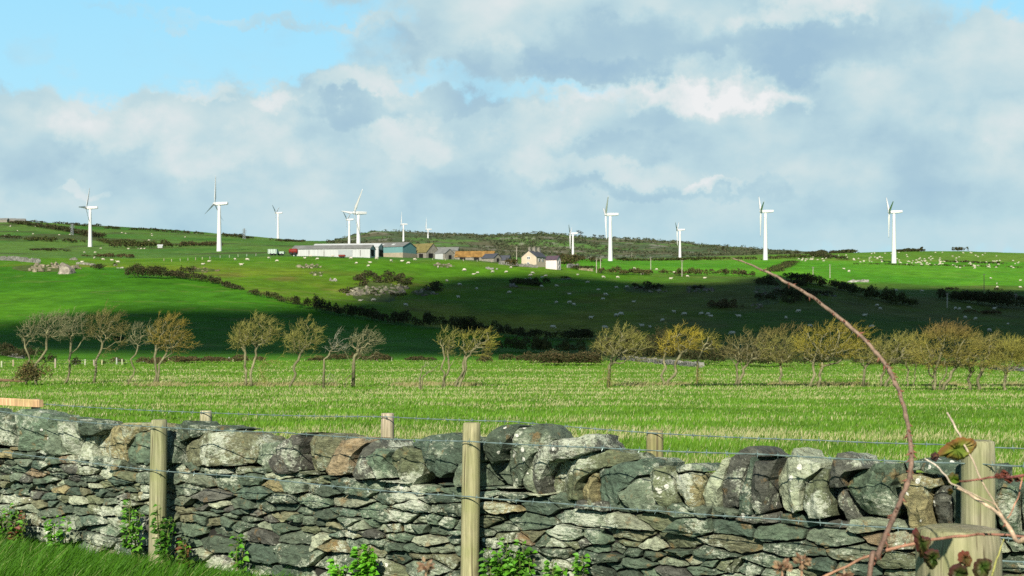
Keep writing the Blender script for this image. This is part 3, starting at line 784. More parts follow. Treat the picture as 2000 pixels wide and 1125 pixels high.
def barbed(name, pts, parent, org, rad=.0022, pitch=.115, seed=0):
    """two-strand wire through pts with four-pointed barbs"""
    rnd = random.Random(seed); mb = MB()
    P = [Vector(p) - org for p in pts]
    Q = []
    for a, b in zip(P, P[1:]):
        m = max(1, int((b - a).length / .05))
        for k in range(m):
            t = k / m; q = a.lerp(b, t); q.z -= .010 * math.sin(math.pi * t) * (b - a).length / 2.6; Q.append(q)
    Q.append(P[-1])
    d = (P[-1] - P[0]).normalized(); up = Vector((0, 0, 1)); sd = d.cross(up).normalized()
    for ph in (0, math.pi):
        mb.tube([q + (up * math.cos(i * 1.3 + ph) + sd * math.sin(i * 1.3 + ph)) * rad * .8 for i, q in enumerate(Q)], rad, 5)
    L_ = 0; nxt = rnd.uniform(0, pitch)
    for a, b in zip(Q, Q[1:]):
        L_ += (b - a).length
        if L_ > nxt:
            nxt += pitch * rnd.uniform(.85, 1.2); th = rnd.uniform(0, 3.14)
            mb.tube([a - d * .006, a + d * .006], rad * 2.1, 6)
            for k in range(4):
                an = th + k * 1.57 + rnd.uniform(-.3, .3); dr_ = up * math.cos(an) + sd * math.sin(an) + d * rnd.uniform(-.5, .5)
                mb.tube([a, a + dr_ * .017], [rad * .95, rad * .4], 4)
    return mb.build(name, WIRE, parent)
GAP = .16
def fpt(px, py, off): s, h = px_wall(px, py, off); return wall_pt(s, h, off)
f1 = empty('wire_fence', wall_pt(0, 0, GAP), 'barbed wire fence on wooden posts standing in front of the stone wall', 'fence')
o1 = Vector(f1.location)
def add_post(par, org, px, ytop, wpx, off, col, lean=(0, 0), seed=0):
    random.seed(seed)
    s, h = px_wall(px, ytop, off); b = wall_pt(s, 0, off); d = b.y
    r = wpx / 2 / F * d; g = h1(b.x, b.y) - .12
    mb = post_mesh(None, h - g, r, lean, col)
    o = mb.build('post', WOOD, par, smooth=True); o.location = Vector((b.x, b.y, g)) - org; return o
add_post(f1, o1, 306, 821, 33, GAP, (.26, .25, .15), (.01, .02), 1)
add_post(f1, o1, 916, 827, 36, GAP, (.30, .275, .16), (.012, .01), 2)
add_post(f1, o1, 1910, 862, 66, GAP, (.27, .25, .16), (0, 0), 3)
wo1 = GAP + .055
barbed('barbed_wire', [fpt(x, y, wo1) for x, y in ((-330,781),(-200,787),(0,803),(112,820),(307,834),(560,845),(665,853),(916,862),(1160,874),(1480,887),(1910,906),(2000,911),(2400,932))], f1, o1, seed=3)
barbed('barbed_wire', [fpt(x, y, wo1) for x, y in ((-330,842),(0,882),(140,899),(307,919),(490,931),(600,944),(665,951),(916,970),(1090,983),(1300,999),(1520,1014),(1776,1033),(1910,1046),(2000,1054),(2400,1088))], f1, o1, seed=4)
barbed('barbed_wire', [fpt(x, y, wo1) for x, y in ((1910,1092),(2000,1098),(2400,1124))], f1, o1, seed=6)
RB = -1.0
f2 = empty('wire_fence', wall_pt(0, 0, RB), 'barbed wire fence behind the stone wall, its post tops showing above the coping', 'fence')
o2 = Vector(f2.location)
add_post(f2, o2, 402, 803, 24, RB, (.40, .36, .25), (0, 0), 5)
add_post(f2, o2, 754, 808, 26, RB, (.42, .34, .26), (.01, 0), 6)
add_post(f2, o2, 1279, 842, 34, RB, (.27, .23, .12), (0, 0), 7)
add_post(f2, o2, 70, 780, 17, RB, (.36, .30, .20), (0, 0), 8)
barbed('barbed_wire', [fpt(x, y, RB + .05) for x, y in ((70,788),(402,806),(754,814),(1000,823),(1279,846),(1600,860),(1830,868),(2000,876),(2400,892))], f2, o2, seed=5)
rl = MB(); rl.col = (.55, .36, .19)
a, b = fpt(-260, 770, RB + .1), fpt(80, 788, RB + .1)
dd = (b - a).normalized(); sd = Vector((dd.y, -dd.x, 0)).normalized(); n_ = 30; prev = None
for k in range(n_ + 1):
    p = a.lerp(b, k / n_) - o2; ring = []
    for j, (u, v) in enumerate(((-1, -1), (1, -1), (1, .8), (.8, 1), (-.8, 1), (-1, .8))):
        w = mn.noise(Vector((k * .5, j, 3))) * .003
        ring.append(rl.vert(p + sd * u * (.022 + w) + Vector((0, 0, v * (.030 + w)))))
    if prev:
        for j in range(6): rl.face((prev[j], prev[(j + 1) % 6], ring[(j + 1) % 6], ring[j]))
    else: rl.face(ring[::-1])
    prev = ring
rl.face(prev); rl.build('rail', WOOD, f2)
# cut gatepost close by
random.seed(12)
gd = 3.3; gp = at(1872, 1034, gd)
mb = post_mesh(None, gp.z + .12, 82 / F * gd, (0, 0), (.265, .235, .155), n=40)
stump = mb.build('gate_post', WOOD, None, smooth=True, loc=(gp.x, gp.y, -.12)); tag(stump, 'thick round sawn-off wooden post rising beside the bramble in front of the wall', 'post')
# ------------------------------------------------------------------ grass
GRASS = leaf_mat('grass_blade', .55, .25, .35)
def blades(name, X, Y, Z, hgt, wid, leanx, leany, yaw, cols, mats, taper=.7):
    n = len(X); ca, sa = np.cos(yaw) * wid / 2, np.sin(yaw) * wid / 2
    V = np.zeros((n, 5, 3))
    for k, (t, w) in enumerate(((0, 1), (0, 1), (.55, taper), (.55, taper), (1, 0))):
        sg = -1 if k in (0, 2) else 1
        b = t ** 1.6
        V[:, k, 0] = X + leanx * b + (sg * ca * w if k < 4 else 0)
        V[:, k, 1] = Y + leany * b + (sg * sa * w if k < 4 else 0)
        V[:, k, 2] = Z + hgt * t
    T = np.array([[0, 1, 3], [0, 3, 2], [2, 3, 4]])
    FQ = (np.arange(n)[:, None, None] * 5 + T[None]).reshape(-1, 3)
    C = np.repeat(cols[:, None, :], 5, 1) * .9; C[:, :2] *= .9
    return np_mesh(name, V.reshape(-1, 3), FQ, mats, C.reshape(-1, 3))
def field_grass():
    n = 300000
    d = np.exp(RNG.uniform(math.log(15), math.log(205), n)); u = RNG.uniform(-.43, .43, n)
    X = u * d; Y = d; Z = H(X, Y)
    band = fbm(X / 30, Y / 3.2, 51, 4) * .6 + fbm(X / 2.2, Y / 2.2, 57, 3) * .4
    straw = RNG.random(n) < np.clip((band - .43) * 3.4, .04, .72) * np.clip((d - 8) / 20, .55, 1) * np.where(d > 150, .5, 1)
    far = np.maximum(1, d / 45)
    h = np.where(straw, RNG.uniform(.05, .13, n), RNG.uniform(.04, .10, n)) * np.clip(far, 1, 1.35)
    w = np.where(straw, .0065, .012) * np.maximum(1, d / 17)
    lx = h * RNG.normal(.18, .25, n); ly = h * RNG.normal(0, .2, n)
    g = RNG.random(n)[:, None]
    cg = (1 - g) * np.array([.062, .165, .008]) + g * np.array([.150, .285, .022])
    cs = (1 - g) * np.array([.30, .32, .10]) + g * np.array([.58, .54, .30])
    patch = fbm(X / 1.6, Y / 1.6, 63, 3)[:, None]
    cg = cg * (.55 + .9 * patch); h = h * np.where(straw, 1, .7 + .9 * patch[:, 0])
    C = np.where(straw[:, None], cs, cg)
    o = blades('stubble_grass', X, Y, Z, h, w, lx, ly, RNG.normal(0, .6, n), C, GRASS, .85)
    tag(o, 'short green grass and pale straw stubble covering the field beyond the wall', 'grass', kind='stuff')
    # bleached tussocks along the line of trees
    cx = np.concatenate([RNG.uniform(-36, 40, 170), np.array([(x - CX) / F * 96 for x in (490,500,505,480,250,185,560,640,820,760,700,1000,1050,950,1165,1100,1230,1300,1420,1500,120,300)])])
    cy = np.concatenate([RNG.normal(96, 1.6, 170), np.full(22, 95.5)])
    k = RNG.integers(0, len(cx), 9000); X = cx[k] + RNG.normal(0, .55, 9000); Y = cy[k] + RNG.normal(0, .4, 9000)
    dens = fbm(X / 5, Y / 9, 91, 3) > .47
    X = X[dens]; Y = Y[dens]; m = len(X)
    h = RNG.uniform(.12, .38, m); g = RNG.random(m)[:, None]
    C = (1 - g) * np.array([.20, .20, .06]) + g * np.array([.42, .36, .17])
    o = blades('dry_grass', X, Y, H(X, Y), h, np.full(m, .05), h * RNG.normal(.5, .3, m), h * RNG.normal(0, .2, m), RNG.normal(0, .6, m), C, GRASS)
    tag(o, 'tufts of bleached dry grass under the row of windswept trees', 'grass', kind='stuff')
    m = 5000; px = RNG.uniform(1330, 2060, m); keep = fbm(px / 40, px * 0, 95, 3) > .42; px = px[keep]; m = len(px)
    Y = 94.2 + RNG.normal(0, .28, m) - .6 * (px - 1400) / 600; X = (px - CX) / F * Y; h = RNG.uniform(.08, .22, m); g = RNG.random(m)[:, None]
    o = blades('ditch_shade_blades', X, Y, H(X, Y), h, np.full(m, .06), h * RNG.normal(.3, .3, m), h * RNG.normal(0, .2, m), RNG.normal(0, .6, m), (1 - g) * np.array([.014, .030, .006]) + g * np.array([.035, .065, .012]), GRASS)  # dark-coloured blades stand in for the shade of a ditch line
    tag(o, 'dark blades standing in for the shaded ditch line under the right-hand trees', 'ditch_shade_blades', kind='stuff')
def verge_grass():
    n = 60000
    s = RNG.uniform(-1.6, 6.5, n); f = RNG.random(n) ** .8 * 2.4 + .03
    X = W0.x + WD.x * s + WN.x * f; Y = W0.y + WD.y * s + WN.y * f
    cl = fbm(X / .35, Y / .35, 5, 3)
    near = np.clip(f / .5, .45, 1)
    fade = np.clip((5.2 - s) / 1.5, .35, 1)
    h = RNG.uniform(.07, .21, n) * (.6 + cl * .8) * near * fade
    g = (RNG.random(n) * .6 + cl * .4)[:, None]
    C = (1 - g) * np.array([.026, .095, .004]) + g * np.array([.100, .27, .014])
    pale = RNG.random(n) < .03; C[pale] = (.30, .36, .12)
    lx = h * RNG.normal(.55, .28, n); ly = h * RNG.normal(-.05, .25, n)
    o = blades('verge_grass', X, Y, H(X, Y) - .01, h, RNG.uniform(.004, .009, n), lx, ly, RNG.normal(0, .9, n), C, GRASS)
    tag(o, 'long lush grass leaning over on the verge at the foot of the wall', 'grass', kind='stuff')
field_grass(); verge_grass()

# ------------------------------------------------------------------ weeds at the wall foot
LEAF = leaf_mat('green_leaf', .5, .3, .3)
STEMM = mat('plant_stem', rough=.7, attr=True, var=.2, scale=40)
def leaf(mb, p, d, nrm, L, w, col, fold=.25, tip=1.6):
    """one ovate leaf with a midrib fold, from base p along d"""
    d = d.normalized(); s = d.cross(nrm).normalized(); n = s.cross(d)
    rib = []; lf = []; rt = []
    for t, ww in ((0, .12), (.2, .75), (.42, 1.0), (.68, .72), (.88, .3), (1, .02)):
        c = tuple(v * random.uniform(.88, 1.1) for v in col)
        q = p + d * L * t - n * L * .18 * t * t
        rib.append(mb.vert(q, tuple(v * 1.15 for v in c)))
        jag = 1 + random.uniform(-.1, .1)
        lf.append(mb.vert(q - s * w / 2 * ww * jag + n * w * fold * ww, c)); rt.append(mb.vert(q + s * w / 2 * ww * jag + n * w * fold * ww, c))
    for i in range(5):
        mb.face((rib[i], rib[i + 1], lf[i + 1], lf[i])); mb.face((rib[i], rt[i], rt[i + 1], rib[i + 1]))
def weed(px, py, wpx, hpx, label, cols, off, seed, nst=5, dens=1.0, name='weed_plant'):
    random.seed(seed)
    s, h = px_wall(px, py, off); b = wall_pt(s, 0, off); d = b.y
    gz = h1(b.x, b.y); r = wpx / F * d / 2; top = h + hpx / 2 / F * d; bot = max(gz, h - hpx / 2 / F * d)
    org = Vector((b.x, b.y, gz)); o = empty(name, org, label, 'plant', 'leafy weeds at the foot of the wall')
    st = MB(); lv = MB(); st.col = (.10, .13, .03)
    for k in range(nst):
        a = random.uniform(-1, 1); hh = (top - gz) * random.uniform(.7, 1)
        base = Vector((a * r * .35 * WD.x, a * r * .35 * WD.y, 0)) + WN * random.uniform(-.02, .03)
        tip = Vector((0, 0, hh)) + WD * (a * r * .9) + WN * random.uniform(-.03, .06)
        mid = base.lerp(tip, .5) + WD * random.uniform(-.2, .2) * r + WN * random.uniform(.0, .03)
        pts = [base, base.lerp(mid, .5), mid, mid.lerp(tip, .5), tip]
        st.tube(pts, [.004, .0036, .003, .0024, .0014], 5)
        lo = max(0.0, (bot - gz) / max(hh, .05)) * .9
        m = int(21 * dens)
        for j in range(m):
            t = lo + (1 - lo) * (j + random.random()) / m
            q = base.lerp(mid, t * 2) if t < .5 else mid.lerp(tip, t * 2 - 1)
            an = random.uniform(0, 6.28); dr_ = WD * math.cos(an) + WN * (abs(math.sin(an)) * .9) + Vector((0, 0, random.uniform(-.3, .5)))
            L = random.uniform(.030, .058) * (1.1 - .35 * t)
            q2 = q + dr_ * .02; st.tube([q, q2], [.0012, .001], 3, cap=False)
            leaf(lv, q2, dr_, Vector((0, 0, 1)) + WN * .8, L, L * .72, random.choice(cols))
    st.build('stem', STEMM, o); lv.build('leaves', LEAF, o)
GC = [(.065, .19, .012), (.09, .26, .015), (.045, .13, .010), (.12, .30, .03)]
RC = [(.13, .07, .03), (.07, .12, .015), (.16, .05, .03), (.05, .10, .012)]
weed(45, 1030, 75, 100, 'reddish green bramble seedling at the wall foot, furthest from both near posts', RC + GC, .12, 1, 6)
weed(12, 1035, 60, 90, 'green leafy weed at the picture edge where grass meets the wall', GC, .16, 14, 5)
weed(118, 1042, 48, 70, 'small green weed between the reddish seedling and the mossy fence post', GC, .14, 2, 4)
weed(270, 1015, 60, 110, 'tall ivy-like weed climbing beside the first near fence post', GC, .10, 3, 6)
weed(326, 1035, 50, 110, 'dark green weed wrapped round the foot of the first near fence post', [(.04,.12,.01),(.06,.17,.012)], .24, 4, 6)
weed(372, 1082, 60, 60, 'low reddish green weed just right of the first near fence post', RC + GC[:2], .14, 5, 5)
weed(475, 1078, 32, 75, 'thin pale green weed standing alone against lichened stones', GC, .06, 6, 2)
weed(722, 1092, 66, 62, 'bright green bushy nettle in front of the wall between the two near posts', [(.09,.30,.015),(.13,.36,.02),(.07,.22,.01)], .10, 7, 7, 1.3)
weed(672, 1112, 40, 40, 'small bright green sprig beside the bushy nettle', [(.09,.30,.015),(.13,.36,.02)], .10, 8, 4)
weed(990, 1085, 90, 80, 'spreading nettle with several stems beside the tall middle post', GC, .10, 9, 7, 1.1)
weed(1030, 1090, 70, 90, 'taller nettle leaning right of the middle post', GC, .08, 10, 5)
weed(1142, 1098, 34, 66, 'single upright nettle stem against a pale slab', GC, .07, 11, 2)
weed(1098, 1112, 30, 34, 'tiny nettle sprig low on the wall', GC, .07, 12, 2)

# ------------------------------------------------------------------ bramble close to the camera
BARK = mat('bramble_bark', rough=.6, attr=True, var=.3, scale=60, bump=.3, spec=.3)
br0 = at(1700, 1180, 2.7)
bram = empty('bramble', Vector((br0.x, br0.y, 0)), 'thorny arching bramble with a few browning leaves close to the camera', 'bramble')
bo = Vector(bram.location)
def crom(P, m=6):
    out = []
    for i in range(len(P) - 1):
        p0, p1, p2, p3 = P[max(i - 1, 0)], P[i], P[i + 1], P[min(i + 2, len(P) - 1)]
        for k in range(m):
            t = k / m
            out.append(.5 * ((2 * p1) + (p2 - p0) * t + (2 * p0 - 5 * p1 + 4 * p2 - p3) * t * t + (3 * p1 - p0 - 3 * p2 + p3) * t ** 3))
    out.append(P[-1]); return out
def cane(pts, d0, d1, c0, c1, thorns=0, seed=0, ground=False):
    rnd = random.Random(seed); P = []; n = len(pts)
    for i, (x, y, w) in enumerate(pts):
        d = d0 + (d1 - d0) * i / (n - 1); v = at(x, y, d) - bo
        P.append(np.array([v.x, v.y, v.z, w * .62 / 2 / F * d]))
    if ground:
        q = P[-1].copy(); q[2] = -.02; q[0] -= .05; mid = (P[-1] + q) / 2; P += [mid, q]
    Q = crom(P); mb = MB(); m = len(Q); cols = []
    for i in range(m):
        t = i / (m - 1); j = rnd.uniform(.8, 1.2); j *= 1 + .5 * mn.noise(Vector((i * .35, seed, 2))); cols.append(tuple((a * (1 - t) + b * t) * j for a, b in zip(c0, c1)))
    V = [Vector(q[:3]) + Vector((mn.noise(Vector((i * .35, seed, 7))), mn.noise(Vector((i * .35, seed, 9))), mn.noise(Vector((i * .35, seed, 11))))) * .0022 for i, q in enumerate(Q)]
    mb.tube(V, [q[3] * (1 + .14 * mn.noise(Vector((i * .6, seed, 0))) + (.26 if i % 11 == 4 else 0)) for i, q in enumerate(Q)], 9, cols=cols)
    for k in range(thorns):
        i = rnd.randint(1, m - 3); t = (V[i + 1] - V[i - 1]).normalized(); an = rnd.uniform(0, 6.28)
        a = t.cross(Vector((0, 1, 0))).normalized(); b = t.cross(a); dr_ = a * math.cos(an) + b * math.sin(an)
        r = Q[i][3] * rnd.uniform(.9, 1.5); base = V[i] + dr_ * Q[i][3] * .6
        mb.tube([base - t * r * .5, base + dr_ * r * .6, base + dr_ * r * 1.7 + t * r * .7], [r * .55, r * .32, r * .05], 5, cols=[(.20, .08, .05)] * 3)
    mb.build('cane', BARK, bram, smooth=True)
TAN_, RED_ = (.42, .30, .22), (.30, .12, .09)
cane([(1430,504,3),(1460,515,5),(1500,532,8),(1530,548,9),(1570,570,10),(1610,598,11),(1650,630,12),(1685,660,12),(1712,690,12),(1735,720,13),(1752,755,13),(1764,790,13),(1772,825,13),(1778,865,14),(1780,900,15),(1775,935,15),(1762,970,15),(1745,1010,16),(1730,1045,17),(1712,1090,17),(1698,1130,17)], 3.3, 2.7, (.205, .145, .10), (.13, .078, .055), 90, 1, True)
cane([(1560,1150,8),(1640,1112,8),(1700,1085,9),(1770,1065,10),(1850,1050,9),(1920,1044,8),(2010,1050,8),(2120,1075,8)], 2.75, 2.85, (.30, .17, .10), (.24, .10, .07), 8, 2)
cane([(1868,950,8),(1900,970,10),(1940,995,11),(1960,1015,13),(1985,1055,15),(2025,1115,16)], 2.8, 2.6, (.50, .38, .26), (.40, .26, .16), 4, 3, True)
cane([(1850,806,6),(1865,832,6),(1880,862,6),(1900,900,5),(1920,945,5),(1945,985,5),(1962,1018,6)], 2.85, 2.7, (.45, .36, .28), (.30, .22, .14), 2, 4)
cane([(1806,895,5),(1835,915,5),(1855,940,5),(1890,960,4),(1945,985,5)], 2.8, 2.72, (.50, .44, .36), (.30, .22, .14), 2, 5)
cane([(1858,941,5),(1900,938,6),(1945,932,7),(1975,932,9),(2015,925,10),(2100,900,10)], 2.8, 2.6, (.20, .09, .06), (.26, .07, .07), 10, 6)
cane([(1997,932,4),(1985,980,4),(1968,1012,5)], 2.72, 2.68, (.36, .15, .09), (.36, .20, .12), 1, 7)
cane([(1960,1052,3),(1948,1090,5),(1932,1140,7)], 2.5, 2.5, (.36, .34, .10), (.30, .30, .08), 0, 8)
def bleaf(pl, d, seed, c_in, c_edge, vein=None):
    random.seed(seed); n = len(pl)
    P = [at(x, y, d + random.uniform(-.02, .02)) - bo for x, y in pl]
    R = []
    for i in range(n):
        a, b = P[i], P[(i + 1) % n]
        for k in range(3):
            q = a.lerp(b, k / 3); R.append(q + Vector((random.uniform(-1, 1), 0, random.uniform(-1, 1))) * .0022 * (k > 0))
    c = sum(R, Vector((0, 0, 0))) / len(R); mb = MB()
    rings = []
    for sc_, dy, t in ((1, .004, 1), (.75, -.008, .55), (.4, -.006, .1)):
        ring = []
        for i, p in enumerate(R):
            q = c + (p - c) * sc_; q.y += dy + .006 * mn.noise(Vector((i * .8, sc_ * 3, seed)))
            tt = min(1, max(0, t + .5 * mn.noise(Vector((q.x * 45, q.z * 45, seed))))); f = random.uniform(.85, 1.15)
            ring.append(mb.vert(q, tuple((a * (1 - tt) + b * tt) * f for a, b in zip(c_in, c_edge))))
        rings.append(ring)
    cc = mb.vert(c + Vector((0, .004, 0)), c_in); K = len(R)
    for A, B in zip(rings, rings[1:]):
        for k in range(K): mb.face((A[k], A[(k + 1) % K], B[(k + 1) % K], B[k]))
    for k in range(K): mb.face((rings[-1][k], rings[-1][(k + 1) % K], cc))
    # thin thickness
    nv = len(mb.v); fs = list(mb.f)
    for i in range(nv): v = mb.v[i]; mb.vert((v[0], v[1] + .0012, v[2]), mb.c[i])
    for f in fs: mb.face([i + nv for i in f[::-1]])
    for k in range(K): mb.face((rings[0][k], rings[0][k] + nv, rings[0][(k + 1) % K] + nv, rings[0][(k + 1) % K]))
    return mb.build('leaf', LEAF, bram)
gr, rd, dk = (.11, .20, .025), (.20, .055, .03), (.035, .07, .012)
o = bleaf([(1824,893),(1836,880),(1848,868),(1862,859),(1878,855),(1895,856),(1908,863),(1908,875),(1899,886),(1884,897),(1868,899),(1850,894),(1836,891)], 2.8, 1, (.15, .22, .03), (.26, .10, .03)); o['label'] = 'large green leaf browning at the edges'
bleaf([(1818,890),(1828,882),(1834,892),(1828,903),(1820,898)], 2.8, 2, (.10, .05, .03), (.08, .03, .02))
bleaf([(1784,1036),(1790,1030),(1796,1042),(1808,1050),(1820,1052),(1815,1072),(1812,1088),(1800,1092),(1792,1078),(1786,1058)], 2.7, 3, dk, (.14, .03, .03))
bleaf([(1806,1080),(1818,1073),(1832,1074),(1838,1085),(1830,1093),(1832,1104),(1822,1113),(1812,1106),(1805,1094)], 2.68, 4, (.05, .10, .015), (.10, .03, .03))
bleaf([(1872,1084),(1882,1075),(1893,1077),(1899,1090),(1896,1108),(1884,1108),(1874,1098)], 2.7, 5, (.09, .07, .02), rd)
bleaf([(1903,1104),(1910,1093),(1926,1090),(1940,1096),(1937,1112),(1930,1128),(1910,1132),(1902,1120)], 2.68, 6, (.05, .11, .015), (.10, .03, .03))
bleaf([(1852,1122),(1860,1106),(1874,1100),(1888,1106),(1892,1122),(1884,1140),(1860,1142)], 2.66, 7, dk, (.09, .03, .025))
bleaf([(1852,930),(1862,922),(1872,927),(1874,942),(1864,950),(1853,944)], 2.78, 8, (.12, .22, .02), (.15, .10, .02))
bleaf([(1850,957),(1856,952),(1862,960),(1856,968)], 2.78, 9, (.16, .14, .03), (.2, .08, .02))
for k, (x, y) in enumerate(((1962,924),(1970,938),(1985,936),(1950,930))):
    bleaf([(x - 7, y), (x - 2, y - 6), (x + 6, y - 3), (x + 8, y + 4), (x, y + 6)], 2.7, 20 + k, (.16, .05, .03), (.22, .06, .03))
# dried flower head of the verge
def seed_head(px, py, d, stem, label, seed):
    random.seed(seed); c = at(px, py, d); b = Vector((c.x - .03, c.y, 0)); o = empty('dry_flower', b, label, 'plant')
    mb = MB(); mb.col = (.34, .20, .12)
    P = [Vector((0, 0, -.02)), (c - b) * .5 + Vector((.012, 0, 0)), c - b]
    mb.tube(P, [.003, .0026, .002], 5); mb.build('stem', STEMM, o)
    m2 = MB()
    for k in range(40):
        a = Vector((random.gauss(0, 1), random.gauss(0, 1), random.gauss(0, .6))).normalized()
        q = c - b + a * random.uniform(.002, .008)
        m2.col = random.choice([(.24, .16, .09), (.15, .08, .045), (.32, .22, .13)])
        leaf(m2, q, a, Vector((0, -1, .3)), .011, .006, m2.col)
    m2.build('flower_head', LEAF, o)
seed_head(1566, 1096, 2.3, 0, 'brown dried flower head out of focus low before the wall', 3)
seed_head(1528, 1108, 2.3, 0, 'smaller dried brown flower beside a bigger dried head', 4)
seed_head(1650, 1128, 2.4, 0, 'dried brown flower lowest by the foot of the bramble arch', 5)
seed_head(832, 1106, 2.4, 0, 'brown withered stalk out of focus near the middle post', 6)
# ------------------------------------------------------------------ windswept hawthorns
TRBARK = mat('hawthorn_bark', rough=.9, attr=True, var=.35, scale=7, bump=.3, spec=.1)
TWIG = mat('hawthorn_twig', rough=.85, attr=True, var=.15, scale=9, spec=.1)
def rods(name, A, B, ra, rb, cols, m, parent):
    """many thin three-sided rods as one mesh"""
    A = np.asarray(A); B = np.asarray(B); n = len(A)
    t = B - A; t /= np.maximum(np.linalg.norm(t, axis=1, keepdims=True), 1e-6)
    ref = np.where(np.abs(t[:, 2:3]) > .8, np.array([[1., 0, 0]]), np.array([[0, 0, 1.]]))
    a = np.cross(t, ref); a /= np.maximum(np.linalg.norm(a, axis=1, keepdims=True), 1e-6); b = np.cross(t, a)
    V = np.zeros((n, 6, 3))
    for k in range(3):
        c, s = math.cos(k * 2.0944), math.sin(k * 2.0944)
        V[:, k] = A + (a * c + b * s) * ra[:, None]; V[:, 3 + k] = B + (a * c + b * s) * rb[:, None]
    T = np.array([[0, 1, 4, 3], [1, 2, 5, 4], [2, 0, 3, 5]])
    FQ = (np.arange(n)[:, None, None] * 6 + T[None]).reshape(-1, 4)
    C = np.repeat(np.asarray(cols)[:, None, :], 6, 1)
    return np_mesh(name, V.reshape(-1, 3), FQ, m, C.reshape(-1, 3), parent)
def hawthorn(name, bx, by, crowns, label, cat='tree', stems=None, twig=((.27,.24,.045),(.17,.15,.07)), seed=0, natt=150, dens=1.0, limb=None, group='windswept trees along the field edge', trunk_w=.085, red=0.0):
    """crowns: list of (cx, cy, rx, ry) outlines in the picture; base at (bx, by)"""
    rnd = random.Random(seed); rg = np.random.default_rng(seed)
    g = hit(bx, by); d = g.y; sc = d / F
    root = empty(name, g, label, cat, group)
    W = lambda x, y, dy=0: np.array([(x - bx) * sc, dy, (by - y) * sc])
    atts = []
    for (cx, cy, rx, ry) in crowns:
        k = max(10, int(1.7 * natt * rx * ry / 2000))
        while k > 0:
            p = rg.uniform(-1, 1, 3); r2 = (p ** 2).sum()
            if r2 > 1 or r2 < .10 * rg.random(): continue
            # wind from the left: the crown is sheared, flat below, ragged to leeward
            x = cx + p[0] * rx + .12 * p[2] * rx; y = cy - p[2] * ry * (1 if p[2] > 0 else .75)
            if rg.random() < .12: x += rg.uniform(.1, .55) * rx; y += rg.uniform(-.2, .5) * ry
            elif rg.random() < .10: y -= rg.uniform(.05, .35) * ry
            atts.append(W(x, y, p[1] * rx * .8 * sc)); k -= 1
    atts = np.array(atts)
    # stems: crooked polylines from the ground into the crown
    nodes = []; par = []
    cx0, cy0, rx0, ry0 = crowns[0]
    if stems is None: stems = [((bx, by), (cx0 - rx0 * .1, cy0 + ry0 * .95))]
    tips = []
    for (s0, s1) in stems:
        a = W(*s0, rnd.uniform(-.15, .15)); b = W(*s1, rnd.uniform(-.3, .3)); m = 7; prev = -1
        w1, w2 = rnd.uniform(0, 6), rnd.uniform(0, 6)
        for i in range(m + 1):
            t = i / m; p = a * (1 - t) + b * t; L_ = np.linalg.norm(b - a)
            amp = L_ * .14 * math.sin(math.pi * min(1, t * 1.05) * .97)
            kk = Vector((t * 3.1 + w1, seed * 1.7, w2)); p = p + amp * np.array([1.5 * mn.noise(kk), 1.3 * mn.noise(kk + Vector((9, 4, 2))), .3 * mn.noise(kk * 2)]) + amp * .5 * np.array([mn.noise(kk * 3.3), mn.noise(kk * 3.1 + Vector((3, 3, 3))), 0])
            if i == 0: p[2] = h1(g.x + p[0], g.y + p[1]) - g.z - .05
            nodes.append(p); par.append(prev); prev = len(nodes) - 1
        tips.append(prev)
    for extra in (limb or []):
        j = min(range(len(nodes)), key=lambda q: abs(nodes[q][2] - (by - extra[0][1]) * sc) + abs(nodes[q][0] - (extra[0][0] - bx) * sc))
        a = nodes[j]; b = W(*extra[1], rnd.uniform(-.4, .4)); prev = j
        for i in range(1, 6):
            t = i / 5; p = a * (1 - t) + b * t + np.array([0, 0, .12 * math.sin(t * 8 + seed)]); nodes.append(p); par.append(prev); prev = len(nodes) - 1
    base_h = min((cy + ry) for cx, cy, rx, ry in crowns)
    zmin = (by - max(cy + ry for cx, cy, rx, ry in crowns)) * sc * .8
    dist = {}
    P = [np.array(p) for p in nodes]; plen = []
    for i in range(len(P)): plen.append(0 if par[i] < 0 else plen[par[i]] + np.linalg.norm(P[i] - P[par[i]]))
    order = np.argsort([np.min([np.linalg.norm(a - P[t]) for t in tips]) for a in atts])
    for ai in order:
        a = atts[ai]; Q = np.array(P); dd = np.linalg.norm(Q - a, axis=1)
        cost = dd + .30 * np.array(plen) + np.where(Q[:, 2] < zmin, 5, 0) + np.maximum(0, Q[:, 2] - a[2]) * .8
        j = int(np.argmin(cost)); L_ = dd[j]; m = max(1, int(L_ / .28)); prev = j; b0 = P[j].copy()
        for i in range(1, m + 1):
            t = i / m; p = b0 * (1 - t) + a * t + rg.normal(0, .045, 3) * (i < m)
            p[2] += .10 * L_ * math.sin(math.pi * t) - .0
            P.append(p); par.append(prev); plen.append(plen[prev] + np.linalg.norm(p - P[prev])); prev = len(P) - 1
    n = len(P); w = np.zeros(n); kids = [0] * n
    for i in range(n - 1, -1, -1):
        if w[i] == 0: w[i] = 1
        if par[i] >= 0: w[par[i]] += w[i]; kids[par[i]] += 1
    rad = .0105 * w ** .48; rmax = rad[:8].max(); rad = np.minimum(rad * min(1.6, max(.7, trunk_w / rmax)) if rmax > 0 else rad, trunk_w * 1.1)
    for i in range(n): rad[i] = max(rad[i], .010)
    P = np.array(P); par = np.array(par)
    # trunk and limbs: thick part as tubes
    mb = MB()
    gry = (.155, .145, .080)
    done = set()
    ch = {}
    for i in range(n):
        if par[i] >= 0: ch.setdefault(int(par[i]), []).append(i)
    def col(p):
        f = rnd.uniform(.75, 1.25); mottle = mn.noise(Vector(p * 2.5)) * .4 + 1  # bark tone varies by noise
        c = (gry[0] * f * mottle, gry[1] * f * mottle, gry[2] * f * mottle)
        return c
    stack = [i for i in range(n) if par[i] < 0]
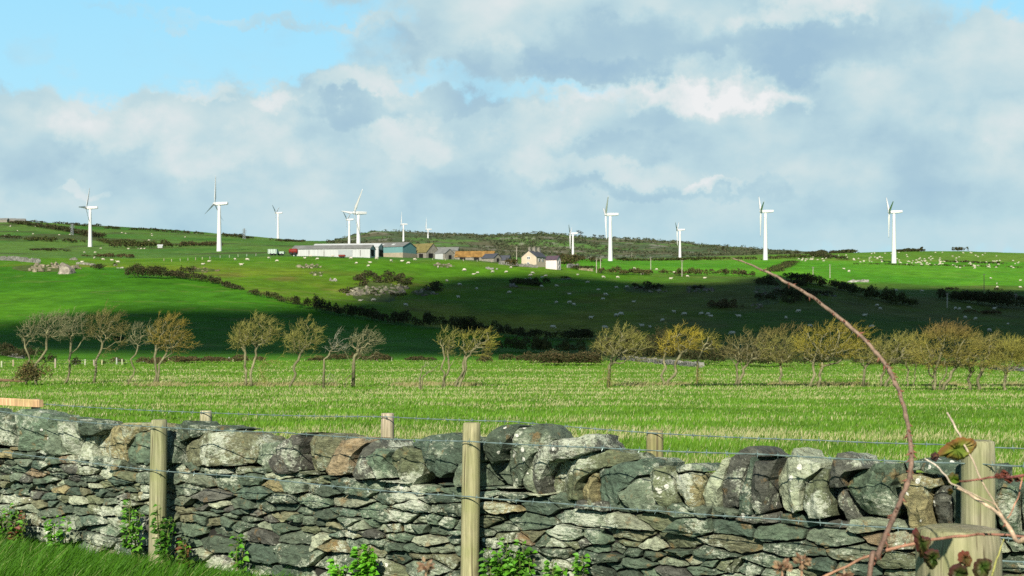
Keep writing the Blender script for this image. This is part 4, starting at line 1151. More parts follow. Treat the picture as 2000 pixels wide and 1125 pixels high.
    while stack:
        i = stack.pop(); path = [i]
        if par[i] >= 0: path = [int(par[i]), i]
        while True:
            c = [k for k in ch.get(path[-1], []) if rad[k] > .020]
            if not c: break
            c.sort(key=lambda k: -w[k]); stack += c[1:]; path.append(c[0])
        if len(path) > 1:
            rr = [rad[k] for k in path]
            if par[i] >= 0: rr[0] = min(rr[0], rr[1] * 1.2)
            else: rr[0] *= 1.35
            mb.tube([P[k] for k in path], rr, 7, cols=[col(P[k]) for k in path])
    mb.build('trunk', TRBARK, root, smooth=True)
    # twigs
    thin = [i for i in range(n) if par[i] >= 0 and rad[i] <= .020]
    A = [P[par[i]] for i in thin]; B = [P[i] for i in thin]; RA = [rad[i] for i in thin]; RB = [rad[i] * .9 for i in thin]
    c0, c1 = np.array(twig[0]), np.array(twig[1]); redc = np.array((.11, .055, .035))
    zt = max(p[2] for p in P); zl = zt - 2.2
    def tcol(p):
        q = rg.random() * .6 + .4 * (mn.noise(Vector(p * 1.1)) * .9 + .5); q = min(1, max(0, q)); c = c0 * (1 - q) + c1 * q
        if red > 0:
            k = min(1, max(0, (p[2] - zt + .9) / .8)) * red; c = c * (1 - k) + redc * k
        return c * rg.uniform(.7, 1.3)
    Cc = [tcol(B[i]) for i in range(len(thin))]
    cen = atts.mean(0)
    src = [i for i in thin] + [i for i in range(n) if .02 < rad[i] <= .03 and P[i][2] > zmin]
    for i in src:
        for _ in range(int(rg.poisson(4.4 * dens))):
            o = P[i] - cen; o = o / (np.linalg.norm(o) + .3)
            v = o * .75 + np.array([.55, 0, .30]) + rg.normal(0, .40, 3); v /= np.linalg.norm(v)
            L_ = rg.uniform(.22, .62); p0 = P[i]; p1 = p0 + v * L_ * .55; v2 = v + rg.normal(0, .35, 3) + np.array([.15, 0, .15]); v2 /= np.linalg.norm(v2); p2 = p1 + v2 * L_ * .45
            k = tcol(p1)
            A += [p0, p1]; B += [p1, p2]; RA += [.0072, .0062]; RB += [.0062, .0035]; Cc += [k, k * 1.1]
            if rg.random() < .6:
                v3 = v + rg.normal(0, .7, 3); v3 /= np.linalg.norm(v3); A.append(p1); B.append(p1 + v3 * L_ * .4); RA.append(.009); RB.append(.004); Cc.append(k)
    rods('crown', A, B, np.array(RA), np.array(RB), np.array(Cc), TWIG, root)
    return root
YEL = ((.26, .245, .040), (.15, .14, .045)); OLV = ((.24, .235, .055), (.14, .13, .05)); GRY = ((.21, .21, .105), (.13, .125, .07)); BRN = ((.20, .18, .06), (.11, .095, .045))
T = hawthorn
T('hawthorn_tree', 72, 752, [(95,638,42,30),(55,650,18,30)], 'bare windswept tree rising out of a round bush at the left end of the row', stems=[((72,752),(90,655)),((50,750),(48,668)),((62,752),(75,680))], twig=GRY, seed=1, dens=.7)
T('hawthorn_tree', 125, 750, [(138,640,26,32)], 'slender crooked windswept tree between the bush and a taller pale-stemmed tree', twig=GRY, seed=2, dens=.8, limb=[((130,690),(170,655))])
T('hawthorn_tree', 184, 749, [(205,638,44,34)], 'tall pale-stemmed windswept tree with brown crown, second full crown in the row', twig=BRN, seed=3, dens=1.0, limb=[((195,700),(222,680)),((200,680),(246,665))])
T('hawthorn_tree', 250, 752, [(272,657,24,26)], 'thin sparse windswept sapling left of a yellowish twin-trunked tree', twig=GRY, seed=4, natt=110, dens=.8, trunk_w=.055)
T('hawthorn_tree', 302, 752, [(328,655,37,40)], 'yellowish windswept tree on two trunks with side twigs trailing right', stems=[((300,752),(303,675)),((306,753),(325,680))], twig=((.27,.205,.03),(.17,.14,.055)), seed=5, dens=1.1, limb=[((320,695),(362,680)),((325,680),(378,675))])
T('hawthorn_tree', 492, 755, [(505,652,44,32),(468,660,18,30)], 'broad many-stemmed windswept tree with a long low limb reaching right', stems=[((480,752),(478,690)),((492,752),(498,685)),((505,752),(520,690)),((520,760),(505,720))], twig=OLV, seed=6, dens=1.15, limb=[((505,712),(560,690))])
T('hawthorn_tree', 566, 757, [(590,663,35,33)], 'rounded windswept tree on one dark trunk beside the broad many-stemmed tree', twig=OLV, seed=7, dens=1.0)
T('hawthorn_tree', 632, 760, [(655,672,24,24)], 'nearly bare grey windswept tree on a thin kinked stem', stems=[((632,760),(632,705)),((632,705),(650,680))], twig=((.25,.25,.19),(.18,.17,.12)), seed=8, natt=70, dens=.45, trunk_w=.06, limb=[((634,740),(646,730))])
T('hawthorn_tree', 672, 757, [(712,672,32,28)], 'spreading pale-limbed windswept tree leaning right beside the nearly bare one', stems=[((672,757),(690,700)),((690,700),(705,680))], twig=GRY, seed=9, dens=.75, limb=[((688,710),(665,680)),((690,700),(712,700))])
T('dead_tree', 818, 762, [(832,722,14,14)], 'short dead leafless stub with a few bare forked branches', stems=[((818,762),(820,735)),((820,738),(831,706)),((822,738),(856,714))], twig=((.24,.23,.17),(.17,.15,.1)), seed=10, natt=8, dens=.05, trunk_w=.06)
T('hawthorn_tree', 865, 757, [(872,672,20,28)], 'narrow upright windswept tree with brush-like crown and two thin stems', stems=[((863,757),(866,690)),((869,755),(874,690))], twig=OLV, seed=11, dens=.8, trunk_w=.06, limb=[((875,715),(900,690))])
T('hawthorn_tree', 890, 758, [(930,672,36,28)], 'yellow-green windswept tree leaning right beside the narrow upright one', stems=[((888,758),(908,700)),((896,752),(912,698))], twig=YEL, seed=12, dens=1.0)
T('hawthorn_tree', 1165, 757, [(1210,674,52,33)], 'wide dome-crowned windswept tree standing alone on a forked leaning trunk', stems=[((1163,757),(1188,715)),((1187,757),(1188,722)),((1188,718),(1200,690))], twig=OLV, seed=13, dens=1.1, limb=[((1190,715),(1235,700))])
T('hawthorn_tree', 1297, 754, [(1330,668,36,33),(1300,675,16,24)], 'yellow-topped windswept tree with two wavy pale stems', stems=[((1298,754),(1300,690)),((1302,752),(1330,690))], twig=((.36,.29,.02),(.19,.16,.05)), seed=14, dens=1.0)
T('hawthorn_tree', 1357, 753, [(1378,672,27,20)], 'small yellow crown on a single bent pole-like stem', stems=[((1357,753),(1362,715)),((1362,715),(1370,685))], twig=YEL, seed=15, dens=.9, trunk_w=.06)
T('hawthorn_tree', 1436, 754, [(1465,683,60.32,31.92)], 'flat-topped windswept tree on zigzag forked trunks', stems=[((1434,754),(1444,700)),((1440,748),(1468,700))], twig=BRN, seed=16, dens=.8)
T('hawthorn_tree', 1525, 755, [(1530,677,51.04,41.04)], 'windswept tree with reddish top and one thick straightish trunk', twig=OLV, seed=17, dens=.85, red=.5)
T('hawthorn_tree', 1590, 757, [(1622,673,74.24,43.32)], 'large spreading yellow-green windswept tree on two upright trunks', stems=[((1582,756),(1592,700)),((1598,757),(1604,700))], twig=((.28,.24,.025),(.17,.15,.045)), seed=18, dens=.95, red=.25)
T('hawthorn_tree', 1668, 757, [(1700,695,32.48,20.52)], 'low windswept tree on a strongly kinked trunk behind the bramble arch', stems=[((1666,757),(1685,725)),((1685,725),(1705,700))], twig=OLV, seed=19, dens=.8, trunk_w=.07)
T('hawthorn_tree', 1722, 757, [(1745,685,60.32,31.92)], 'broad olive windswept tree just beyond the bramble arch', stems=[((1720,757),(1728,705)),((1728,757),(1740,705))], twig=OLV, seed=20, dens=.85)
T('hawthorn_tree', 1776, 757, [(1775,685,39.44,31.92)], 'slim twin-stemmed windswept tree tucked beside the biggest reddish-topped tree', stems=[((1772,755),(1770,700)),((1782,755),(1790,702))], twig=YEL, seed=21, dens=.75, trunk_w=.055)
T('hawthorn_tree', 1833, 764, [(1848,684,76,44),(1850,652,46,20)], 'biggest and tallest windswept tree with dense reddish top and clustered trunks', stems=[((1826,764),(1832,705)),((1834,765),(1850,705)),((1840,764),(1870,712)),((1828,763),(1815,708))], twig=((.25,.22,.04),(.15,.13,.045)), seed=22, dens=.9, red=.55)
T('hawthorn_tree', 1900, 764, [(1918,695,51.04,41.04)], 'windswept tree with two gnarled trunks next to the biggest tree', stems=[((1895,762),(1900,715)),((1912,764),(1922,710))], twig=OLV, seed=23, dens=.85, red=.2)
T('hawthorn_tree', 1962, 765, [(1972,697,48.72,36.48),(2000,695,41.76,34.2)], 'last windswept tree at the right end of the row on a single thick trunk', twig=YEL, seed=24, dens=.9)

# ------------------------------------------------------------------ leafy lumps: bushes, gorse, hedges, scrub
BUSH = leaf_mat('bush_leaf', .7, .1, .15)
def clumps(name, blobs, size, n_per_m2, cols, parent=None, seed=0, mats=None, org=Vector((0, 0, 0))):
    """blobs: (x,y,z,rx,ry,rz) ; small leaf-sized faces spread through the outer part of each"""
    rg = np.random.default_rng(seed); VV = []; CCs = []
    for (x, y, z, rx, ry, rz) in blobs:
        n = max(14, int(n_per_m2 * 4 * (rx * rz + rx * ry + ry * rz) / 3 * 2))
        p = rg.normal(0, 1, (n, 3)); p /= np.linalg.norm(p, axis=1, keepdims=True); p[:, 2] = np.where(p[:, 2] < -.3, -p[:, 2], p[:, 2])
        r = rg.uniform(.55, 1.08, n) ** .6
        lump = 1 + .45 * (np.array([mn.noise(Vector((a * 2.2 + x, b * 2.2 + y, c * 2.2 + z))) for a, b, c in p]))
        q = p * (r * lump)[:, None] * np.array([rx, ry, rz]) + np.array([x, y, z]) - np.array(org)
        s = size * rg.uniform(.5, 1.4, n)[:, None]
        a = rg.normal(0, 1, (n, 3)); a /= np.linalg.norm(a, axis=1, keepdims=True)
        b = np.cross(a, rg.normal(0, 1, (n, 3))); b /= np.maximum(np.linalg.norm(b, axis=1, keepdims=True), 1e-6)
        VV.append(np.stack([q - a * s - b * s * .5, q + a * s - b * s * .5, q + a * s * .6 + b * s * .6, q - a * s * .7 + b * s * .5], 1).reshape(-1, 3))
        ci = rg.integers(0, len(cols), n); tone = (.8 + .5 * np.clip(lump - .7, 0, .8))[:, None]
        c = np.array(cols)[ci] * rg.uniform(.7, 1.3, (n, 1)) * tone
        CCs.append(np.repeat(c[:, None, :], 4, 1).reshape(-1, 3))
    V = np.concatenate(VV); C = np.concatenate(CCs)
    FQ = np.arange(len(V)).reshape(-1, 4)
    return np_mesh(name, V, FQ, mats or BUSH, C, parent)
DKG = [(.030,.040,.014),(.040,.048,.018),(.055,.055,.022),(.025,.034,.012),(.06,.045,.022)]
BRW = [(.085,.065,.030),(.11,.080,.035),(.065,.060,.024),(.05,.05,.02)]
OLG = [(.06,.08,.018),(.085,.10,.025),(.045,.06,.014)]
def bush(px, py, wpx, hpx, label, cols=DKG, name='gorse_bush', cat='bush', group=None, seed=None, size=None, lumps=5):
    """px,py: foot of the bush"""
    seed = seed if seed is not None else int(px * 7 + py)
    rnd = random.Random(seed); g = hit(px, py); sc = g.y / F; w = wpx * sc; h = hpx * sc
    bl = []
    for k in range(lumps):
        x = g.x + rnd.uniform(-.36, .36) * w; y = g.y + rnd.uniform(-.2, .25) * w
        r = w * rnd.uniform(.17, .30); hz = h * rnd.uniform(.45, .62)
        bl.append((x, y, h1(x, y) + hz * .55, r, r * .9, hz * rnd.uniform(.7, 1)))
    sz = size or max(.05, .00042 * g.y)
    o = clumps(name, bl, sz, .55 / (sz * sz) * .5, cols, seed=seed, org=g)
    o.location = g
    tag(o, label, cat, group); return o
def hedge(pxs, hpx, wm, label, cols=DKG, name='hedge', cat='hedge', group=None, seed=0, step=None, jit=.35, gapp=0.0):
    rnd = random.Random(seed); P = [hit(*p) for p in pxs]; bl = []
    sz = None
    for a, b, ha, hb in zip(P, P[1:], hpx, hpx[1:]):
        L_ = (b - a).length; d = (a.y + b.y) / 2; st = step or max(.8, d / F * 5); m = max(1, int(L_ / st))
        for k in range(m):
            if rnd.random() < gapp: continue
            t = (k + rnd.random()) / m; q = a.lerp(b, t); h = (ha * (1 - t) + hb * t) / F * q.y * rnd.uniform(1 - jit, 1 + jit)
            x = q.x + rnd.uniform(-.5, .5) * wm; y = q.y + rnd.uniform(-.5, .5) * wm
            bl.append((x, y, h1(x, y) + h * .45, st * rnd.uniform(.8, 1.5), wm * rnd.uniform(.35, .6), h * .55))
    d = sum(p.y for p in P) / len(P); sz = max(.05, .00040 * d)
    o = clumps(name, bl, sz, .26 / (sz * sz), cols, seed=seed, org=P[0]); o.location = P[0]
    tag(o, label, cat, group); return o
# bush at the foot of the first tree and fallen log
bush(62, 752, 64, 50, 'round twiggy bush at the foot of the first tree in the row', [(.12,.105,.035),(.085,.09,.03),(.16,.12,.045),(.07,.065,.03)], 'twiggy_bush', seed=4, lumps=9)
lg = hit(20, 748); mb = MB(); mb.col = (.13, .085, .05)
mb.tube([Vector((-1.4, .2, .22)), Vector((-.7, 0, .2)), Vector((0, 0, .16)), Vector((.7, .1, .12)), Vector((1.2, 0, .1))], [.13, .12, .10, .07, .03], 8)
mb.tube([Vector((0, 0, .16)), Vector((.4, -.1, .4)), Vector((.7, -.1, .5))], [.05, .03, .012], 6)
o = mb.build('fallen_log', TRBARK, smooth=True, loc=lg); tag(o, 'brown fallen log lying against the round twiggy bush', 'log')
# ------------------------------------------------------------------ rocks
ROCK = mat('pale_rock', rough=.9, attr=True, var=.55, scale=1.1, bump=.6, bscale=2.5, spec=.1, detail=10)
def rock(name, px, py, wpx, hpx, label, n=7, col=(.34,.32,.27), seed=None, cat='rock', flat=.8, group=None, sub=3):
    seed = seed or int(px * 3 + py); rnd = random.Random(seed); g = hit(px, py); sc = g.y / F; w = wpx * sc; h = hpx * sc
    mb = MB(); base = bmesh.new(); bmesh.ops.create_icosphere(base, subdivisions=sub, radius=1)
    vs = [v.co.copy() for v in base.verts]; fs = [[v.index for v in f.verts] for f in base.faces]; base.free()
    for k in range(n):
        x = g.x + (0 if n == 1 else rnd.uniform(-.5, .5) * w * .85); y = g.y + (h * .4 if n == 1 else rnd.uniform(-.1, .9) * max(h * 1.5, w * .2))
        rx = w * .5 if n == 1 else w * rnd.uniform(.10, .24); rz = h * (1 if n == 1 else rnd.uniform(.35, .85) * (1 - .7 * abs(x - g.x) / w)); ry = rx * rnd.uniform(.6, 1)
        z = h1(x, y); b = len(mb.v); ph = Vector((rnd.uniform(0, 50), rnd.uniform(0, 50), 0)); f = rnd.uniform(.75, 1.2)
        cuts = [(Vector((rnd.gauss(0, 1), rnd.gauss(0, 1), rnd.gauss(.3, .8))).normalized(), rnd.uniform(.45, .8)) for _ in range(7)]
        for v in vs:
            q = v * (1 + .28 * mn.noise(v * 1.6 + ph) + .12 * mn.noise(v * 4.2 + ph))
            for nn, o in cuts:
                e = q.dot(nn) - o
                if e > 0: q -= nn * e * .85
            c = tuple(a * .50 * f * (1 + .6 * mn.noise(v * 3 + ph)) for a in col)
            mb.vert((x + q.x * rx - g.x, y + q.y * ry - g.y, z + q.z * rz * (1 if q.z > 0 else .4) - rz * .08 - g.z), c)
        for fc in fs: mb.face([b + i for i in fc])
    o = mb.build(name, ROCK, loc=g); tag(o, label, cat, group); return o
def crag(ells, rng_, label, col=(.36,.35,.31), seed=1, gorse=False):
    rnd = random.Random(seed); base = bmesh.new(); bmesh.ops.create_icosphere(base, subdivisions=2, radius=1)
    vs = [v.co.copy() for v in base.verts]; fs = [[v.index for v in f.verts] for f in base.faces]; base.free()
    g0 = hit(ells[0][0], ells[0][1]); mb = MB()
    cx, cy = ells[0][:2]; ex = max(abs(e[0] - cx) + e[2] for e in ells); ey = max(abs(e[1] - cy) + e[3] for e in ells)
    prev = None                                   # stony turf the rocks are bedded in
    for i in range(7):
        ring = []
        for k in range(28):
            th = 2 * math.pi * k / 28; e = i / 6 * (1 + .18 * mn.noise(Vector((math.cos(th) * 2, math.sin(th) * 2, seed))))
            g = hit(cx + .8 * ex * e * math.cos(th), cy + .8 * ey * e * math.sin(th)); f = rnd.uniform(.7, 1.3)
            ring.append(mb.vert((g.x - g0.x, g.y - g0.y, g.z - g0.z + (.25 + .2 * mn.noise(g * .6)) * (1 - (i / 6) ** 3) - .06 * (i == 6)), (.060 * f, .088 * f, .018 * f)))
        if prev:
            for k in range(28): mb.face((prev[k], prev[(k + 1) % 28], ring[(k + 1) % 28], ring[k]))
        prev = ring
    for cx, cy, rx, ry, n in ells:
        for _ in range(n):
            a, r_ = rnd.uniform(0, 6.28), math.sqrt(rnd.random()); g = hit(cx + rx * r_ * math.cos(a), cy + ry * r_ * math.sin(a)); sc = g.y / F
            w = rnd.uniform(*rng_) * sc / 2 * 1.15; hh = w * rnd.uniform(.45, 1.0); dd = w * rnd.uniform(.8, 1.3); b = len(mb.v); ph = Vector((rnd.uniform(0, 50), rnd.uniform(0, 50), 0)); f = rnd.uniform(.6, 1.25)
            cuts = [(Vector((rnd.gauss(0, 1), rnd.gauss(0, 1), rnd.gauss(.3, .7))).normalized(), rnd.uniform(.3, .7)) for _ in range(8)]
            tl = rnd.uniform(-.5, .5)
            for v in vs:
                q = v * (1 + .35 * mn.noise(v * 1.8 + ph))
                for nn, o in cuts:
                    e = q.dot(nn) - o
                    if e > 0: q -= nn * e * .95
                c = tuple(k * .42 * f * (1 + .7 * mn.noise(v * 3 + ph)) * t_ for k, t_ in zip(col, (1.06, 1.0, .84)))
                mb.vert((g.x + q.x * w - g0.x, g.y + q.y * dd - g0.y, g.z + (q.z + q.x * tl) * hh + hh * .15 - g0.z), c)
            for fc in fs: mb.face([b + i for i in fc])
    o = mb.build('rock_outcrop', ROCK, loc=g0); tag(o, label, 'rock'); return o
def gorse_bank(ells, rng_, label, cols=None, seed=1, name='gorse_bush', cat='bush'):
    rnd = random.Random(seed); bl = []; g0 = hit(ells[0][0], ells[0][1])
    for cx, cy, rx, ry, n in ells:
        for _ in range(n):
            a, r_ = rnd.uniform(0, 6.28), math.sqrt(rnd.random()); g = hit(cx + rx * r_ * math.cos(a), cy + ry * r_ * math.sin(a)); w = rnd.uniform(*rng_) * g.y / F / 2
            bl.append((g.x, g.y, g.z + w * .35, w * rnd.uniform(.8, 1.3), w, w * rnd.uniform(.5, .95)))
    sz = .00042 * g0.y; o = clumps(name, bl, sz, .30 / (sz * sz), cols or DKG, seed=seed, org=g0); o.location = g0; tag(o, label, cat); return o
R = rock
R('boulder', 131, 535, 40, 26, 'big pale rounded boulder at the right end of the hilltop outcrop', 1, (.36,.32,.26), cat='boulder')
R('boulder', 144, 508, 17, 9, 'small grey boulder standing uphill behind the big pale boulder', 1, (.30,.29,.24), cat='boulder')
R('rock_outcrop', 235, 524, 20, 7, 'small pale rock between two gorse clumps on the crest of the left field', 4, (.42,.40,.33))
R('rock_outcrop', 650, 549, 20, 9, 'small pale stony ledge up the slope from the big gorse knoll', 5, (.40,.38,.32))
R('rock_outcrop', 962, 526, 30, 9, 'thin sloping pale slab on the pasture below the slate-roofed cottage', 5, (.42,.40,.36))
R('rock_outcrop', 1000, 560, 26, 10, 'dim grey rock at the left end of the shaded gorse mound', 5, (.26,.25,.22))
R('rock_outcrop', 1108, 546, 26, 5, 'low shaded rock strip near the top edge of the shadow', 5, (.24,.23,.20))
R('rock_outcrop', 1682, 551, 44, 8, 'pale stones along the sunlit field corner beside two slim poles', 8, (.42,.40,.35))
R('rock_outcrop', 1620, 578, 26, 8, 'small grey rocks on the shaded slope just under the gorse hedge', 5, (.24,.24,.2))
B = bush
# ------------------------------------------------------------------ gorse and hedges on the hillside
crag([(84,524,22,6,26),(72,529,14,3,8),(108,520,8,6,8),(150,526,14,5,7)], (6,15), 'jagged pale outcrop on the crest of the bright left field, beside a big boulder', (.44,.41,.33), 31)
crag([(395,528,18,5,14),(425,530,6,2,3)], (4,11), 'tan rocks half hidden by the dark gorse row on the left field boundary', (.40,.34,.24), 32)
crag([(603,521,26,3.5,26)], (4,9), 'long row of flat pale stones on the pasture below the white barn', (.42,.40,.32), 33)
crag([(620,535,14,5,14)], (3,8), 'scattered grey stones just above the smaller ledge on the sunny pasture', (.38,.37,.30), 34)
crag([(866,519,22,4,22)], (4,10), 'flat grey slab outcrop on the pasture below the stone shed', (.40,.38,.32), 35)
crag([(735,570,58,8,95),(700,574,30,5,30),(770,562,30,6,26),(720,548,30,6,8)], (5,14), 'large craggy grey outcrop under gorse, largest on the sunny hillside', (.40,.39,.34), 36)
crag([(826,571,16,7,24),(848,572,10,4,6)], (4,11), 'small craggy outcrop with a gorse bush, right of the largest outcrop', (.38,.37,.32), 37)
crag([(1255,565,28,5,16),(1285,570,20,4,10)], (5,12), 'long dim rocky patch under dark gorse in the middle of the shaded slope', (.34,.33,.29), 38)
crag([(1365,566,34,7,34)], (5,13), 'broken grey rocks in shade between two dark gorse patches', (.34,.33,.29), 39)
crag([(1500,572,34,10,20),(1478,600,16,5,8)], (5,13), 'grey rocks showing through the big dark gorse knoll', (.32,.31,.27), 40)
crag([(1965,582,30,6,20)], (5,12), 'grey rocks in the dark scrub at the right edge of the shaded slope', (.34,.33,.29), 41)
gorse_bank([(745,545,48,9,46),(705,552,18,8,14),(790,552,16,6,12),(680,572,12,3,5),(765,578,40,3,6)], (8,18), 'dark gorse growing over the top of the largest outcrop', DKG + [(.06,.05,.02)], 51)
gorse_bank([(848,564,16,8,18)], (8,17), 'round dark gorse bush on the small craggy outcrop', None, 52)
gorse_bank([(1034,554,36,6,34)], (9,18), 'dark gorse mound in shade below the pink house', None, 53)
gorse_bank([(1260,562,32,6,26)], (8,16), 'dark gorse patch in the middle of the shaded slope', None, 54)
gorse_bank([(1508,552,36,8,30),(1560,556,20,8,12)], (9,20), 'dark gorse on the crest of the big knoll behind the bramble tip', None, 55)
gorse_bank([(1550,582,46,13,52)], (10,22), 'largest dark gorse mass on the shaded knoll', None, 56)
gorse_bank([(1490,583,18,5,10)], (8,14), 'low gorse patch left of the largest gorse mass', None, 57)
gorse_bank([(1420,598,46,7,34)], (8,16), 'brown bracken patch on the shaded slope left of the gorse knoll', BRW, 58, 'bracken_patch', 'bracken')
B(288, 543, 74, 30, 'big dark gorse clump at the top of the left field boundary', lumps=9)
B(187, 526, 36, 12, 'low dark gorse beside the big pale boulder', lumps=5)
B(226, 520, 14, 9, 'tiny gorse tuft between two gorse clumps on the crest', lumps=3)
B(340, 543, 50, 16, 'dark gorse clump next down the boundary from the biggest one', lumps=8)
B(367, 535, 34, 18, 'dark gorse against tan rocks on the left field boundary', lumps=6)
hedge([(330,541),(380,548),(420,554),(470,567)], [11,13,11,6], 3, 'low dark hedge running down the slope from the gorse clumps', seed=2)
hedge([(485,574),(520,582),(560,591),(590,598)], [9,10,11,12], 3, 'low scrubby hedge with gaps between two sunny fields', DKG + OLG, seed=3, gapp=.15)
hedge([(590,601),(610,605),(640,611),(700,622),(760,632)], [24,22,20,19,20], 4, 'tall dark hedge descending into the shadow at the valley side', seed=4)
hedge([(760,632),(820,640),(870,645)], [18,24,20], 4, 'dark shaded hedge, middle stretch before the tallest bush', seed=5)
B(902, 650, 52, 40, 'tallest dark bush standing up out of the shaded hedge', lumps=9)
hedge([(925,650),(980,656),(1030,661),(1065,664)], [22,18,15,12], 4, 'dark shaded hedge, lowest stretch tapering off to the right', seed=6)
B(1120, 664, 84, 24, 'wide dark thicket standing alone beyond the lower end of the shaded hedge', lumps=9)
hedge([(970,686),(1020,688),(1080,690),(1140,692)], [24,26,24,18], 5, 'olive brown hedge in the valley bottom behind the gap in the trees', [(.055,.065,.018),(.07,.065,.02),(.05,.05,.018)], seed=7)
B(1112, 714, 120, 32, 'dark bramble thicket at the field edge left of the grey stone wall', DKG + BRW, lumps=14)
hedge([(930,708),(990,708),(1050,709)], [14,16,18], 3, 'dark brushy field edge hedge left of the bramble thicket', DKG + BRW, seed=8)
hedge([(1200,703),(1270,706),(1340,709),(1410,712)], [36,52,44,30], 6, 'dark tall thicket behind the yellow-topped trees', DKG, seed=9)
hedge([(1400,714),(1480,716),(1560,716),(1590,715)], [34,30,26,20], 5, 'dark lower thicket behind the flat-topped trees on the right', DKG, seed=10)
B(1640, 700, 26, 12, 'small dark bush on the grassy strip behind two upright trunks', lumps=4)
hedge([(1680,712),(1800,716),(1900,719)], [10,14,12], 3, 'low dark scrub at the field edge behind the biggest tree', DKG, seed=11, gapp=.2)
hedge([(250,711),(330,710),(420,708),(490,707)], [12,13,12,9], 4, 'brown bracken bank along the far edge of the stubble field', BRW, name='bracken_bank', cat='bracken', seed=12)
hedge([(600,706),(680,706),(760,706),(850,706)], [10,15,12,8], 4, 'dark brown bracken strip at the far field edge under the hillside', BRW + DKG, name='bracken_bank', cat='bracken', seed=13)
hedge([(0,694),(30,697),(60,700)], [20,16,14], 4, 'dark scrub by the grey wall remnant at the left end of the field', seed=14)
B(152, 716, 28, 22, 'dark round bush at the far field edge behind the slender crooked tree', lumps=5)
B(90, 712, 34, 26, 'dark bush at the far field edge right of the twiggy bush', lumps=5)
B(232, 668, 30, 16, 'dark bush alone on the shaded grass behind the tall pale-stemmed tree', lumps=5)
B(205, 712, 16, 10, 'small dark bush among the boundary fence posts', lumps=3)
B(1100, 545, 24, 6, 'small flat gorse patch near the top edge of the shadow', lumps=4)
B(1362, 566, 36, 10, 'small dark gorse among broken grey rocks in shade', lumps=5)
hedge([(1545,548),(1590,556),(1630,564),(1660,572)], [12,16,14,16], 5, 'dark gorse hedge along the crest leading down to the valley', seed=15)
B(1605, 578, 40, 14, 'dark gorse just below the crest hedge', lumps=5)
hedge([(1665,575),(1710,585),(1760,596),(1790,600)], [18,22,20,12], 6, 'bushy hedge descending into the shaded hollow', DKG + OLG, seed=16)
B(1860, 567, 32, 7, 'low dark bush row on the bright field edge beside a tall pole', lumps=4)
B(1950, 567, 26, 6, 'low dark bush right of the tall pole on the bright field', lumps=3)
hedge([(1850,584),(1900,592),(1950,600),(2010,606)], [14,20,24,26], 8, 'dark scrub band at the far right of the shaded slope', seed=17)
B(1915, 612, 60, 8, 'low brown patch of dead bracken in the shaded hollow at right', BRW, name='bracken_patch', cat='bracken', lumps=5)
# beyond the farm
hedge([(1165,533),(1200,536),(1240,537),(1272,536)], [9,13,11,7], 4, 'brown scrub row on the sunlit slope beside the paired poles', BRW + OLG, seed=20)
hedge([(1295,536),(1340,538),(1378,537)], [9,12,8], 4, 'brown scrub row behind the tallest middle pole', BRW + OLG, seed=21)
hedge([(1385,536),(1430,538),(1475,541)], [9,12,9], 4, 'dark brown scrub row right of the tallest middle pole', BRW + DKG, seed=22)
hedge([(1095,506),(1130,510),(1180,512)], [8,9,5], 4, 'brown hedge at the foot of the two tall turbines behind the house', BRW + DKG, seed=23)
hedge([(1200,509),(1300,510),(1400,508),(1480,507)], [5,6,6,5], 4, 'long dark hedge line across the top of the bright field', DKG + OLG, seed=24)
hedge([(1512,533),(1530,522),(1552,512)], [4,4,3], 3, 'dark hedge climbing the bright field to the sheep flock', DKG + OLG, seed=25, step=3)
hedge([(1500,506),(1560,505),(1600,503)], [5,7,6], 4, 'scrubby hedge at the foot of the second turbine from the right', DKG + OLG, seed=26)
hedge([(1590,500),(1620,505),(1650,508)], [7,7,4], 5, 'dark shrubs above the sheep flock left of the last turbine', DKG, seed=27, gapp=.2)
hedge([(1660,516),(1750,518),(1850,520),(1990,524)], [3,3,3,3], 2, 'thin dark hedge along the lower edge of the sheep flock', DKG + OLG, seed=28, gapp=.3)
hedge([(1850,512),(1900,514),(1960,516)], [3,4,3], 3, 'short dark hedge within the sheep flock', DKG, seed=29)
hedge([(1750,492),(1775,491),(1797,492)], [4,5,4], 6, 'flat dark bank on the right skyline', DKG, seed=30)
hedge([(1580,496),(1620,495),(1662,494)], [4,6,5], 6, 'dark shrubs along the skyline left of the last turbine', DKG, seed=31, gapp=.15)
B(1876, 491, 32, 11, 'rounded dark bush on the right skyline', lumps=7)
hedge([(20,436),(60,441),(105,448),(150,457),(196,466)], [5,6,7,7,9], 8, 'dark hedge slanting down the far left hill past the first turbine', DKG, seed=32)
hedge([(45,434),(120,438),(200,445)], [4,4,5], 8, 'bushy skyline hedge at the left, beyond the first turbine', DKG, seed=33, gapp=.35)
hedge([(205,446),(300,452),(400,458)], [4,5,5], 8, 'bushy skyline hedge between the first two turbines', DKG, seed=34, gapp=.35)
hedge([(440,462),(470,465),(492,467)], [5,7,5], 8, 'bushy skyline hedge around the pylon', DKG, seed=35, gapp=.2)
hedge([(0,466),(30,467)], [6,6], 8, 'dark scrub strip at the left picture edge on the far hill', DKG, seed=36)
hedge([(48,470),(100,472),(160,474)], [6,8,6], 8, 'dark scrub strip on the far hill left of the first turbine', DKG + OLG, seed=37, gapp=.15)
hedge([(205,474),(240,477),(280,479)], [6,8,7], 10, 'dark scrub patch right of the first turbine', DKG + OLG, seed=38)
hedge([(225,484),(280,484),(345,483)], [9,13,9], 14, 'widest dark scrub patch on the far left hill', DKG + OLG, seed=39)
hedge([(365,480),(390,481)], [7,7], 10, 'small dark scrub patch left of the second turbine', DKG + BRW, seed=40)
hedge([(403,480),(424,481)], [7,6], 8, 'small brown scrub patch at the foot of the second turbine', BRW + DKG, seed=41)
